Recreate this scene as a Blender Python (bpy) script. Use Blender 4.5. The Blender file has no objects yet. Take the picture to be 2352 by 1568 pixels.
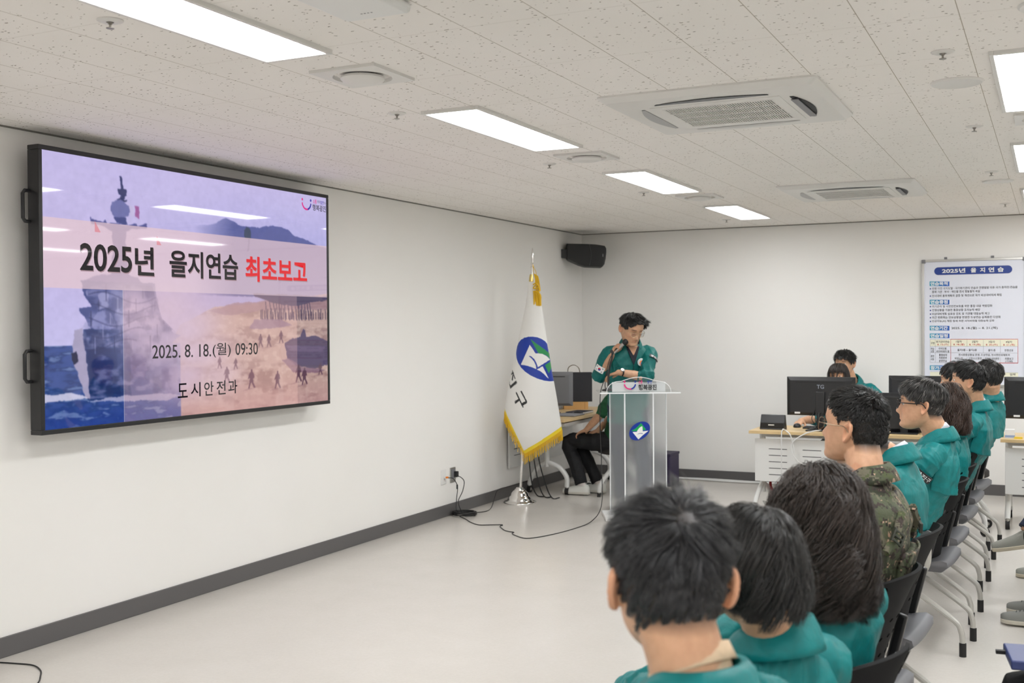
import bpy, bmesh, math, random
import numpy as np
from mathutils import Matrix, Vector
C = bpy.context.scene.collection
S = bpy.context.scene
rng = np.random.default_rng(7)
random.seed(7)
# ------------------------------------------------------------------ camera, world, exposure
YAW, PITCH, ROLL, FPX = 0.452361674, -0.0128848938, -0.00713037401, 2556.2839
cd = bpy.data.cameras.new('camera'); cam = bpy.data.objects.new('camera', cd); C.objects.link(cam)
_f = np.array([-math.sin(YAW)*math.cos(PITCH), math.cos(YAW)*math.cos(PITCH), math.sin(PITCH)])
_r = np.array([math.cos(YAW), math.sin(YAW), 0.0]); _u = np.cross(_r, _f)
_r2 = math.cos(ROLL)*_r+math.sin(ROLL)*_u; _u2 = -math.sin(ROLL)*_r+math.cos(ROLL)*_u
cam.matrix_world = Matrix(((_r2[0], _u2[0], -_f[0], 4.61709), (_r2[1], _u2[1], -_f[1], 0.0), (_r2[2], _u2[2], -_f[2], 1.59579), (0, 0, 0, 1)))
cd.sensor_width = 36.0; cd.lens = FPX/2352*36; cd.clip_start = .05
cd.dof.use_dof = True; cd.dof.focus_distance = 5.6; cd.dof.aperture_fstop = 5.0
S.camera = cam
W = bpy.data.worlds.new('world'); S.world = W; W.use_nodes = True
W.node_tree.nodes['Background'].inputs[0].default_value = (.8, .85, .9, 1); W.node_tree.nodes['Background'].inputs[1].default_value = .05
S.view_settings.view_transform = 'Standard'; S.view_settings.look = 'None'; S.view_settings.gamma = 1
S.view_settings.use_curve_mapping = False
S.view_settings.exposure = 1.23
PANEL_W = 9.6        # emission strength of the ceiling panels
H, L, XR, YB = 2.6, 11.255, 9.0, -4.5
# ------------------------------------------------------------------ helpers
def lin(c):
    c = np.asarray(c, float)/255.0
    return np.where(c <= .04045, c/12.92, ((c+.055)/1.055)**2.4)
def srgb(r, g, b): return tuple(lin((r, g, b)))+(1.0,)
class N:
    """tiny node-tree helper"""
    def __init__(s, name):
        s.m = bpy.data.materials.new(name); s.m.use_nodes = True; s.t = s.m.node_tree
        s.b = s.t.nodes['Principled BSDF']; s.o = s.t.nodes['Material Output']
    def n(s, typ, ins=None, **kw):
        x = s.t.nodes.new(typ)
        for k, v in kw.items(): setattr(x, k, v)
        for k, v in (ins or {}).items():
            if isinstance(v, bpy.types.NodeSocket): s.t.links.new(v, x.inputs[k])
            else: x.inputs[k].default_value = v
        return x
    def set(s, **kw):
        for k, v in kw.items():
            k = k.replace('_', ' ')
            if isinstance(v, bpy.types.NodeSocket): s.t.links.new(v, s.b.inputs[k])
            else: s.b.inputs[k].default_value = v
        return s
    def obj(s): return s.n('ShaderNodeTexCoord').outputs['Object']
    def ramp(s, fac, stops, interp='LINEAR'):
        x = s.n('ShaderNodeValToRGB', {0: fac}); e = x.color_ramp.elements; x.color_ramp.interpolation = interp
        while len(e) < len(stops): e.new(.5)
        for i, (p, c) in enumerate(stops): e[i].position = p; e[i].color = c
        return x.outputs[0]
    def bump(s, h, strength=.3, dist=.005):
        x = s.n('ShaderNodeBump', {'Height': h, 'Strength': strength, 'Distance': dist}); s.t.links.new(x.outputs[0], s.b.inputs['Normal']); return s
def mat(name, col, rough=.5, metal=0., spec=.5, bump=None, var=None):
    s = N(name); s.set(Base_Color=col, Roughness=rough, Metallic=metal); s.b.inputs['Specular IOR Level'].default_value = spec
    if var or bump:
        nz = s.n('ShaderNodeTexNoise', {'Vector': s.obj(), 'Scale': (bump or var)[0], 'Detail': 4.0})
        if var:
            a = [min(1, c*(1-var[1])) for c in col[:3]]+[1]; b = [min(1, c*(1+var[1])) for c in col[:3]]+[1]
            s.set(Base_Color=s.ramp(nz.outputs[0], [(.3, a), (.7, b)]))
        if bump: s.bump(nz.outputs[0], bump[1], bump[2])
    return s.m
def emit(name, col, k):
    s = N(name); s.set(Base_Color=(.8, .8, .8, 1), Emission_Color=col, Emission_Strength=k); return s.m
def norm(v): v = np.asarray(v, float); return v/max(1e-9, np.linalg.norm(v))
class MB:
    def __init__(s): s.v = []; s.f = []; s.k = []; s.n = 0
    def add(s, v, f, k=0):
        v = np.asarray(v, float).reshape(-1, 3); s.v.append(v)
        s.f += [tuple(int(i)+s.n for i in q) for q in f]; s.k += [k]*len(f); s.n += len(v); return s
    def box(s, c, d, ax=None, k=0):
        ax = np.eye(3) if ax is None else np.asarray(ax, float); c = np.asarray(c, float)
        v = [c+(a*d[0]/2)*ax[0]+(b*d[1]/2)*ax[1]+(e*d[2]/2)*ax[2] for a in (-1, 1) for b in (-1, 1) for e in (-1, 1)]
        return s.add(v, [(0, 1, 3, 2), (4, 6, 7, 5), (0, 4, 5, 1), (2, 3, 7, 6), (0, 2, 6, 4), (1, 5, 7, 3)], k)
    def bx(s, x0, x1, y0, y1, z0, z1, k=0): return s.box(((x0+x1)/2, (y0+y1)/2, (z0+z1)/2), (x1-x0, y1-y0, z1-z0), None, k)
    def rings(s, R, closed=True, k=0, cap=True):
        R = np.asarray(R, float); m, n = R.shape[:2]; f = []
        for i in range(m-1):
            for j in range(n if closed else n-1):
                f.append((i*n+j, i*n+(j+1) % n, (i+1)*n+(j+1) % n, (i+1)*n+j))
        if cap and closed: f.append(tuple(range(n-1, -1, -1))); f.append(tuple((m-1)*n+j for j in range(n)))
        return s.add(R.reshape(-1, 3), f, k)
    def tube(s, pts, r, n=8, k=0, cap=True, sub=1):
        P = np.asarray(pts, float); r = np.broadcast_to(np.asarray(r, float), (len(P),))
        if sub > 1: P, r = crom(P, sub), np.interp(np.linspace(0, len(r)-1, (len(r)-1)*sub+1), np.arange(len(r)), r)
        T = np.gradient(P, axis=0); T /= np.maximum(1e-9, np.linalg.norm(T, axis=1))[:, None]
        a = norm(np.cross(T[0], (0, 0, 1) if abs(T[0][2]) < .9 else (1, 0, 0))); R = []
        for i in range(len(P)):
            a = norm(a-T[i]*np.dot(a, T[i])); b = np.cross(T[i], a); t = np.arange(n)*2*math.pi/n
            R.append(P[i]+r[i]*(np.cos(t)[:, None]*a+np.sin(t)[:, None]*b))
        return s.rings(R, True, k, cap)
    def lathe(s, prof, c=(0, 0, 0), n=24, ax=None, k=0):
        ax = np.eye(3) if ax is None else np.asarray(ax, float); t = np.arange(n)*2*math.pi/n
        R = [np.asarray(c)+z*ax[2]+max(r, 1e-4)*(np.cos(t)[:, None]*ax[0]+np.sin(t)[:, None]*ax[1]) for r, z in prof]
        return s.rings(R, True, k)
    def prism(s, poly, o, ex, ey, th, k=0):
        o, ex, ey = (np.asarray(q, float) for q in (o, ex, ey)); nz = norm(np.cross(ex, ey)); n = len(poly)
        P = np.array([o+x*ex+y*ey for x, y in poly]); A = np.concatenate([P, P+nz*th])
        f = [tuple(range(n-1, -1, -1)), tuple(range(n, 2*n))]+[(i, (i+1) % n, n+(i+1) % n, n+i) for i in range(n)]
        return s.add(A, f, k)
    def build(s, name, m, parent=None, bevel=0, smooth=True, loc=None, ang=35, seg=2):
        me = bpy.data.meshes.new(name); me.from_pydata(np.concatenate(s.v).tolist() if s.v else [], [], s.f)
        for q in (m if isinstance(m, (list, tuple)) else [m]): me.materials.append(q)
        if max(s.k or [0]) > 0: me.polygons.foreach_set('material_index', s.k)
        me.validate(); fixn(me)
        return link(name, me, parent, bevel, smooth, loc, ang, seg)
def fixn(me):
    b = bmesh.new(); b.from_mesh(me); bmesh.ops.recalc_face_normals(b, faces=b.faces); b.to_mesh(me); b.free()
def link(name, me, parent=None, bevel=0, smooth=True, loc=None, ang=35, seg=2):
    if smooth: me.shade_smooth(); me.set_sharp_from_angle(angle=math.radians(ang))
    o = bpy.data.objects.new(name, me); C.objects.link(o)
    if parent: o.parent = parent
    if loc is not None: o.location = loc
    if bevel:
        md = o.modifiers.new('bevel', 'BEVEL'); md.width = bevel; md.segments = seg; md.limit_method = 'ANGLE'; md.harden_normals = False
    return o
def crom(P, sub):
    P = np.asarray(P, float); Q = np.concatenate([[2*P[0]-P[1]], P, [2*P[-1]-P[-2]]]); out = []
    for i in range(len(P)-1):
        p0, p1, p2, p3 = Q[i:i+4]
        for t in np.arange(sub)/sub:
            out.append(.5*((2*p1)+(-p0+p2)*t+(2*p0-5*p1+4*p2-p3)*t*t+(-p0+3*p1-3*p2+p3)*t**3))
    return np.array(out+[P[-1]])
def tag(o, label=None, cat=None, group=None, kind=None):
    for k, v in (('label', label), ('category', cat), ('group', group), ('kind', kind)):
        if v: o[k] = v
    return o
def thing(name, label, cat, loc=(0, 0, 0), rz=0, group=None):
    o = bpy.data.objects.new(name, None); C.objects.link(o); o.location = loc; o.rotation_euler = (0, 0, rz); o.empty_display_size = .1
    return tag(o, label, cat, group)
def dup(o, loc=None, rz=None, label=None, parent=None):
    c = o.copy(); C.objects.link(c)
    if parent: c.parent = parent
    if loc is not None: c.location = loc
    if rz is not None: c.rotation_euler = (0, 0, rz)
    if label: c['label'] = label
    for ch in list(o.children): dup(ch, parent=c)
    return c
_tc = {}
def textpoly(s, off=0.):
    """outline of a string as a flat mesh, normalised to a box of height 1 for a full block glyph"""
    if (s, off) in _tc: return _tc[(s, off)]
    cu = bpy.data.curves.new('t', 'FONT'); cu.body = s; cu.offset = off; cu.resolution_u = 4
    o = bpy.data.objects.new('t', cu); C.objects.link(o); bpy.context.view_layer.update()
    me = bpy.data.meshes.new_from_object(o.evaluated_get(bpy.context.evaluated_depsgraph_get()))
    v = np.zeros(len(me.vertices)*3); me.vertices.foreach_get('co', v); v = v.reshape(-1, 3)[:, :2]
    f = [tuple(p.vertices) for p in me.polygons]
    bpy.data.objects.remove(o); bpy.data.curves.remove(cu); bpy.data.meshes.remove(me)
    v = v-v.min(0); _tc[(s, off)] = (v, f); return v, f
def text(mb, s, o, ex, ey, w=None, h=None, off=0., k=0, align='l', fn=None):
    """lay a string on the plane (o, ex, ey); w/h scale its box"""
    v, f = textpoly(s, off); v = v.copy(); sz = v.max(0)
    sx = (w/sz[0]) if w else h/sz[1]; sy = (h/sz[1]) if h else sx
    v = v*(sx, sy)
    if align == 'c': v[:, 0] -= v[:, 0].max()/2
    o, ex, ey = (np.asarray(q, float) for q in (o, ex, ey))
    P = o+v[:, :1]*ex+v[:, 1:]*ey
    mb.add(fn(P) if fn else P, f, k)
def inpoly(X, Y, poly):
    m = np.zeros(X.shape, bool); n = len(poly)
    for i in range(n):
        x0, y0 = poly[i]; x1, y1 = poly[(i+1) % n]
        if y0 == y1: continue
        c = ((y0 > Y) != (y1 > Y)) & (X < (x1-x0)*(Y-y0)/(y1-y0)+x0); m ^= c
    return m
def vnoise(X, Y, seed):
    r = np.random.default_rng(seed); g = r.random((64, 64)); xi = np.floor(X).astype(int); yi = np.floor(Y).astype(int)
    fx = X-xi; fy = Y-yi; fx = fx*fx*(3-2*fx); fy = fy*fy*(3-2*fy)
    a = g[yi % 64, xi % 64]; b = g[yi % 64, (xi+1) % 64]; c = g[(yi+1) % 64, xi % 64]; d = g[(yi+1) % 64, (xi+1) % 64]
    return (a*(1-fx)+b*fx)*(1-fy)+(c*(1-fx)+d*fx)*fy
def fbm(X, Y, seed, o=4): return sum(vnoise(X*2**i, Y*2**i, seed+i)/2**i for i in range(o))/sum(1/2**i for i in range(o))
def colattr(me, name, rgb):
    a = me.color_attributes.new(name, 'FLOAT_COLOR', 'POINT'); n = len(me.vertices)
    c = np.ones((n, 4), np.float32); c[:, :3] = rgb; a.data.foreach_set('color', c.ravel())
# ------------------------------------------------------------------ shared materials
M = {}
M['white'] = mat('white_plastic', srgb(232, 232, 230), .45)
M['metalwhite'] = mat('white_painted_metal', srgb(228, 228, 226), .35)
M['greymetal'] = mat('silver_grey_tube', srgb(186, 184, 178), .32, .25)
M['black'] = mat('black_plastic', srgb(34, 34, 36), .38, bump=(900, .08, .001))
M['dark'] = mat('dark_rubber', srgb(22, 22, 23), .6)
M['greyplastic'] = mat('mid_grey_plastic', srgb(128, 128, 132), .45)
M['chrome'] = mat('chrome', (.82, .80, .78, 1), .09, 1.)
M['steel'] = mat('brushed_steel', (.55, .54, .52, 1), .3, 1.)
M['gold'] = mat('gold_fringe_cord', srgb(236, 190, 30), .55, bump=(400, .4, .002))
M['goldmetal'] = mat('brass', (.75, .58, .22, 1), .25, 1.)
M['wood'] = mat('light_wood_laminate', srgb(214, 186, 138), .4, var=(6, .08))
M['ink'] = mat('black_print', srgb(24, 24, 28), .5)
M['blue'] = mat('deep_blue_print', srgb(0, 48, 152), .4)
M['green'] = mat('green_print', srgb(20, 145, 70), .4)
M['pink'] = mat('magenta_print', srgb(226, 40, 130), .4)
M['paper'] = mat('white_paper', srgb(238, 238, 238), .5)
M['red'] = mat('red_print', srgb(200, 30, 40), .45)
M['cable'] = mat('black_cable', srgb(30, 30, 31), .5)
M['cablew'] = mat('white_cable', srgb(222, 222, 220), .5)
# ------------------------------------------------------------------ room shell
s = N('painted_wall'); nz = s.n('ShaderNodeTexNoise', {'Vector': s.obj(), 'Scale': 260., 'Detail': 3.})
n2 = s.n('ShaderNodeTexNoise', {'Vector': s.obj(), 'Scale': 1.1, 'Detail': 2.})
s.set(Base_Color=s.ramp(n2.outputs[0], [(.3, srgb(242, 240, 236)), (.7, srgb(244, 242, 239))]), Roughness=.7); s.bump(nz.outputs[0], .06, .002); wallm = s.m
def ceil_mat():
    s = N('fissured_ceiling_tile'); co = s.obj()
    sep = s.n('ShaderNodeSeparateXYZ', {0: co})
    def line(sock, period, off, w):
        a = s.n('ShaderNodeMath', {0: sock, 1: off}, operation='ADD'); b = s.n('ShaderNodeMath', {0: a.outputs[0], 1: period}, operation='DIVIDE')
        fr = s.n('ShaderNodeMath', {0: b.outputs[0]}, operation='FRACT'); d = s.n('ShaderNodeMath', {0: fr.outputs[0], 1: .5}, operation='SUBTRACT')
        e = s.n('ShaderNodeMath', {0: d.outputs[0]}, operation='ABSOLUTE'); return s.n('ShaderNodeMath', {0: e.outputs[0], 1: .5-w/period}, operation='GREATER_THAN').outputs[0]
    lx = line(sep.outputs[0], .3, CX, .0013); ly = line(sep.outputs[1], .6, CY, .0009)
    # short dark fissures: stretched voronoi cells, thresholded near their centres
    mp = s.n('ShaderNodeMapping', {'Vector': co}); mp.inputs['Scale'].default_value = (44., 84., 1.); mp.inputs['Rotation'].default_value = (0, 0, .5)
    wz = s.n('ShaderNodeTexNoise', {'Vector': co, 'Scale': 50., 'Detail': 2.})
    mx = s.n('ShaderNodeMix', {'Factor': .5, 'A': mp.outputs[0], 'B': wz.outputs['Color']}, data_type='VECTOR')
    ad = s.n('ShaderNodeVectorMath', {0: mp.outputs[0], 1: wz.outputs['Color']}, operation='ADD')
    vo = s.n('ShaderNodeTexVoronoi', {'Vector': ad.outputs[0], 'Scale': 1.0, 'Randomness': 1.0})
    vs = s.n('ShaderNodeSeparateColor', {0: vo.outputs['Color']})
    th = s.n('ShaderNodeMapRange', {0: vs.outputs[0], 1: .45, 2: 1., 3: 0., 4: .26})
    sp = s.n('ShaderNodeMath', {0: vo.outputs['Distance'], 1: th.outputs[0]}, operation='LESS_THAN').outputs[0]
    base = s.ramp(s.n('ShaderNodeTexNoise', {'Vector': co, 'Scale': 1.7}).outputs[0], [(.3, srgb(243, 239, 234)), (.7, srgb(246, 242, 238))])
    m1 = s.n('ShaderNodeMix', {'Factor': sp, 'A': base, 'B': srgb(128, 112, 96)}, data_type='RGBA')
    ml = s.n('ShaderNodeMath', {0: lx, 1: 1.0}, operation='MULTIPLY'); my = s.n('ShaderNodeMath', {0: ly, 1: .55}, operation='MULTIPLY')
    mm = s.n('ShaderNodeMath', {0: ml.outputs[0], 1: my.outputs[0]}, operation='MAXIMUM')
    m2 = s.n('ShaderNodeMix', {'Factor': mm.outputs[0], 'A': m1.outputs['Result'], 'B': srgb(140, 130, 112)}, data_type='RGBA')
    # colour mixes expose their sockets by type: pick the RGBA ones
    for q, (a, b) in ((m1, (base, srgb(118, 104, 90))), (m2, (m1.outputs[2], srgb(168, 158, 142)))):
        s.t.links.new(a, q.inputs[6]); q.inputs[7].default_value = b
    s.set(Base_Color=m2.outputs[2], Roughness=.85); s.b.inputs['Specular IOR Level'].default_value = .1
    return s.m
CX, CY = .155, .3
def floor_mat():
    s = N('vinyl_floor'); co = s.obj()
    a = s.n('ShaderNodeTexNoise', {'Vector': co, 'Scale': 3.2, 'Detail': 5., 'Roughness': .6}); b = s.n('ShaderNodeTexNoise', {'Vector': co, 'Scale': 60., 'Detail': 3., 'Distortion': 1.})
    ad = s.n('ShaderNodeMath', {0: a.outputs[0], 1: b.outputs[0]}, operation='ADD'); hf = s.n('ShaderNodeMath', {0: ad.outputs[0], 1: .5}, operation='MULTIPLY')
    s.set(Base_Color=s.ramp(hf.outputs[0], [(.3, srgb(205, 200, 193)), (.5, srgb(209, 204, 197)), (.7, srgb(213, 208, 202))]))
    s.set(Roughness=.24); s.b.inputs['Specular IOR Level'].default_value = .45
    lp = s.n('ShaderNodeTexNoise', {'Vector': co, 'Scale': 45., 'Detail': 2.}); s.bump(lp.outputs[0], .06, .003)
    return s.m
floorm = floor_mat()
basem = mat('grey_vinyl_baseboard', srgb(96, 94, 94), .45, bump=(40, .1, .004))
def struct(name, mb, m, **kw): return tag(mb.build(name, m, **kw), kind='structure')
struct('floor', MB().bx(-.2, XR+.2, YB-.2, L+.2, -.1, 0), floorm)
struct('ceiling', MB().bx(-.2, XR+.2, YB-.2, L+.2, H, H+.1), ceil_mat())
struct('wall_left', MB().bx(-.2, 0, YB-.2, L+.2, 0, H), wallm)
struct('wall_far', MB().bx(0, XR, L, L+.2, 0, H), wallm)
struct('wall_right', MB().bx(XR, XR+.2, YB-.2, L+.2, 0, H), wallm)
struct('wall_back', MB().bx(0, XR, YB-.2, YB, 0, H), wallm)
struct('baseboard_left', MB().bx(0, .012, YB, L, 0, .1), basem, bevel=.003)
struct('baseboard_far', MB().bx(.012, XR, L-.012, L, 0, .1), basem, bevel=.003)
trimm = mat('dark_trim', srgb(120, 117, 110), .6)
struct('trim_1', MB().bx(0, .008, YB, L, H-.008, H), trimm)
struct('trim_2', MB().bx(.012, XR, L-.008, L, H-.008, H), trimm)
# ------------------------------------------------------------------ ceiling fittings
M['diff'] = emit('lit_diffuser', (.985, 1., 1.005, 1), PANEL_W)
M['fixture'] = mat('fixture_white', srgb(225, 223, 219), .4)
def light_panel():
    t = thing('ceiling_light', '', 'ceiling light', group='recessed light panels')
    f = MB(); w, l, b = .15, .625, .017
    for a, c in (((-w, -w+b), (-l, l)), ((w-b, w), (-l, l)), ((-w+b, w-b), (-l, -l+b)), ((-w+b, w-b), (l-b, l))): f.bx(a[0], a[1], c[0], c[1], -.016, .02)
    f.build('frame', M['fixture'], t, bevel=.002)
    MB().bx(-w+b, w-b, -l+b, l-b, -.010, .0).build('diffuser', M['diff'], t)
    return t
rows = [(2.13, 'row over the screen wall side'), (4.555, 'row over the seats'), (6.73, 'row by the right wall')]
ys = [-2.55, -.2, 2.72, 5.1, 7.41, 9.72]
lab = {(0, 2): 'bright oblong ceiling light nearest the camera, above the screen', (0, 3): 'bright oblong ceiling light between the square vents, second in the left row',
       (0, 4): 'bright oblong ceiling light third in the left row, halfway to the far wall', (0, 5): 'small bright oblong ceiling light closest to the far wall',
       (1, 3): 'large bright ceiling light cut off by the right edge, beside the round speaker', (1, 4): 'narrow sliver of bright ceiling light at the right edge, below the larger one'}
LP = None
for i, (x, nm) in enumerate(rows):
    for j, y in enumerate(ys):
        o = light_panel() if LP is None else dup(LP); LP = LP or o
        o.location = (x, y, H); o['label'] = lab.get((i, j), 'ceiling light of the %s' % nm)
M['ventdark'] = mat('vent_shadow_gap', srgb(70, 70, 72), .7)
def diffuser_vent():
    t = thing('air_diffuser', '', 'ceiling vent', group='square plates with round air vents')
    f = MB(); n = 40; th = np.arange(n)*2*math.pi/n
    sq = lambda r: np.array([(r*max(-1, min(1, 1.3*math.cos(a))), r*max(-1, min(1, 1.3*math.sin(a)))) for a in th])
    R = [np.c_[sq(.15), np.full(n, z)] for z in (.01, -.012)]+[np.c_[.118*np.cos(th), .118*np.sin(th), np.full(n, -.014)], np.c_[.112*np.cos(th), .112*np.sin(th), np.full(n, .012)]]
    R[0][:, :2] = R[1][:, :2] = np.array([(.15*np.sign(math.cos(a))*min(1, abs(math.cos(a))/max(abs(math.cos(a)), abs(math.sin(a)))), .15*np.sign(math.sin(a))*min(1, abs(math.sin(a))/max(abs(math.cos(a)), abs(math.sin(a))))) for a in th])
    f.rings(R, True, 0, False); f.build('plate', M['fixture'], t, ang=30)
    MB().lathe([(.0, .012), (.1125, .012), (.1125, .011)], n=n).build('duct', M['ventdark'], t)
    MB().lathe([(.0, -.036), (.05, -.035), (.080, -.028), (.088, -.020), (.086, -.012), (.03, -.008)], n=n).build('disc', M['fixture'], t)
    return t
V0 = None
for (x, y), lb in (((2.16, 3.72), 'largest square vent plate with a round disc, just past the nearest light'), ((2.15, 6.1), 'square vent plate with round disc between the second and third lights of the left row'),
                   ((2.16, 8.4), 'faint square vent plate with round disc, before the last light of the left row'), ((4.60, 6.0), 'round vent cut by the right edge of the photo, under the large right light'), ((4.60, 8.4), 'square vent plate out past the right edge of the photo')):
    o = diffuser_vent() if V0 is None else dup(V0); V0 = V0 or o; o.location = (x, y, H); o['label'] = lb
def sprinkler():
    t = thing('sprinkler', '', 'sprinkler', group='fire sprinklers in the ceiling')
    MB().lathe([(.0, .003), (.042, .003), (.042, -.003), (.03, -.008), (.012, -.008), (.012, .0)], n=24).build('escutcheon', M['fixture'], t)
    b = MB().lathe([(.0, .0), (.009, .0), (.008, -.012), (.004, -.016), (.004, -.024), (.013, -.026), (.013, -.028), (0, -.028)], n=12)
    b.build('head', mat('sprinkler_metal', (.35, .33, .3, 1), .4, .9), t); return t
S0 = None
for (x, y), lb in (((1.87, 2.69), 'ceiling sprinkler nearest the camera, left of the nearest light'), ((1.86, 4.46), 'ceiling sprinkler left of the second light in the left row'),
                   ((1.83, 6.28), 'ceiling sprinkler just left of the second vent plate'), ((1.86, 7.95), 'ceiling sprinkler left of the third vent plate'), ((1.84, 10.38), 'tiny ceiling sprinkler left of the light by the far wall'),
                   ((4.253, 4.4), 'ceiling sprinkler above the round ceiling speaker at right'), ((4.259, 6.13), 'ceiling sprinkler below the round ceiling speaker at right'), ((4.253, 8.01), 'ceiling sprinkler above the thin far round speaker at right'), ((4.26, 10.19), 'tiny ceiling sprinkler at right, closest to the far wall')):
    o = sprinkler() if S0 is None else dup(S0); S0 = S0 or o; o.location = (x, y, H); o['label'] = lb
def ceil_speaker():
    t = thing('ceiling_speaker', '', 'ceiling speaker', group='round ceiling speakers')
    MB().lathe([(.088, .004), (.104, .004), (.104, -.003), (.097, -.009), (.088, -.006)], n=40).build('rim', M['fixture'], t)
    MB().lathe([(.0, -.003), (.0885, -.004), (.0885, .004)], n=40).build('grille', mat('speaker_grille', srgb(196, 192, 186), .7, bump=(1500, .3, .001)), t); return t
P0 = None
for (x, y), lb in (((4.26, 4.98), 'round flush ceiling speaker beside the large right light'), ((4.27, 8.55), 'thin far round ceiling speaker at right, near the far wall'), ((4.62, 3.9), 'round ceiling speaker cut off at the upper right corner')):
    o = ceil_speaker() if P0 is None else dup(P0); P0 = P0 or o; o.location = (x, y, H); o['label'] = lb
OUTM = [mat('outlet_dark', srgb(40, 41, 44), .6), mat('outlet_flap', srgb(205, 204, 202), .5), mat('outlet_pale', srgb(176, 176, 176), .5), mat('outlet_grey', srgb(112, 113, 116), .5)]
def cassette():
    t = thing('ceiling_air_conditioner', '', 'air conditioner', group='four-way ceiling air conditioners'); a = .475
    f = MB(); ri = .31
    # flat outer ring with chamfer: outer rim -> lower face -> inner opening
    def sq(r, z, cr=.03, n=6):
        out = []
        for q in range(4):
            cx, cy = [(1, 1), (-1, 1), (-1, -1), (1, -1)][q]
            for i in range(n): th = q*math.pi/2+i*math.pi/2/(n-1); out.append((cx*(r-cr)+cr*math.cos(th), cy*(r-cr)+cr*math.sin(th), z))
        return out
    f.rings([sq(a, .002), sq(a, -.008), sq(a-.03, -.03), sq(.285, -.034, .02), sq(.285, -.02, .02)], True, 0, False)
    f.build('panel', M['fixture'], t, ang=25)
    MB().bx(-.287, .287, -.287, .287, -.024, -.016).build('grille_backing', M['ventdark'], t)
    g = MB()
    for i in range(44): g.box((-.24+i*.48/43, 0, -.033), (.0045, .46, .006))
    for j in range(5): g.box((0, -.23+j*.115, -.034), (.49, .007, .007))
    for sx in (-1, 1): g.box((sx*.265, 0, -.032), (.044, .574, .008)); g.box((0, sx*.258, -.032), (.53, .056, .008))
    g.build('intake_grille', M['fixture'], t)
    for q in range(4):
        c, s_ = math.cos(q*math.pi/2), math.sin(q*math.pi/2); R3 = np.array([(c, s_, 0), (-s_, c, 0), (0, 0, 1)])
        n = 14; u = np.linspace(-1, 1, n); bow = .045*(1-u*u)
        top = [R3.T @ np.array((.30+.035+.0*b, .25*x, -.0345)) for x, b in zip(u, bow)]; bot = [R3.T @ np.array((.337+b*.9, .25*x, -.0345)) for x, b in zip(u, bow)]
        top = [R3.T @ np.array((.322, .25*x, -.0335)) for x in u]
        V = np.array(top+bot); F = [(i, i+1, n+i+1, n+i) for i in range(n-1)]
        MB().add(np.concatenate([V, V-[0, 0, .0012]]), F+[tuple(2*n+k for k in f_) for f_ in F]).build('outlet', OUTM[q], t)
        if q == 0:
            lv = MB(); lv.box(R3.T @ np.array((.335, 0, -.040)), (.03, .42, .004), R3 @ np.eye(3)); lv.build('louver', M['greyplastic'], t)
    return t
A0 = None
for (x, y), lb in (((3.29, 5.03), 'large square four-way ceiling air conditioner nearer the camera'), ((3.29, 8.55), 'smaller-looking square ceiling air conditioner nearer the far wall')):
    o = cassette() if A0 is None else dup(A0); A0 = A0 or o; o.location = (x, y, H); o['label'] = lb
t = thing('ceiling_access_point', 'white flat wireless box on the ceiling at the top edge of the photo', 'wireless box', (2.72, 2.80, H))
MB().bx(-.12, .12, -.17, .17, -.035, .0).build('housing', M['white'], t, bevel=.015, seg=3)
d = MB()
for i in range(4): d.box((-.02+i*.012, .1, -.0355), (.006, .004, .001))
d.build('indicator', M['greyplastic'], t)
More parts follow.
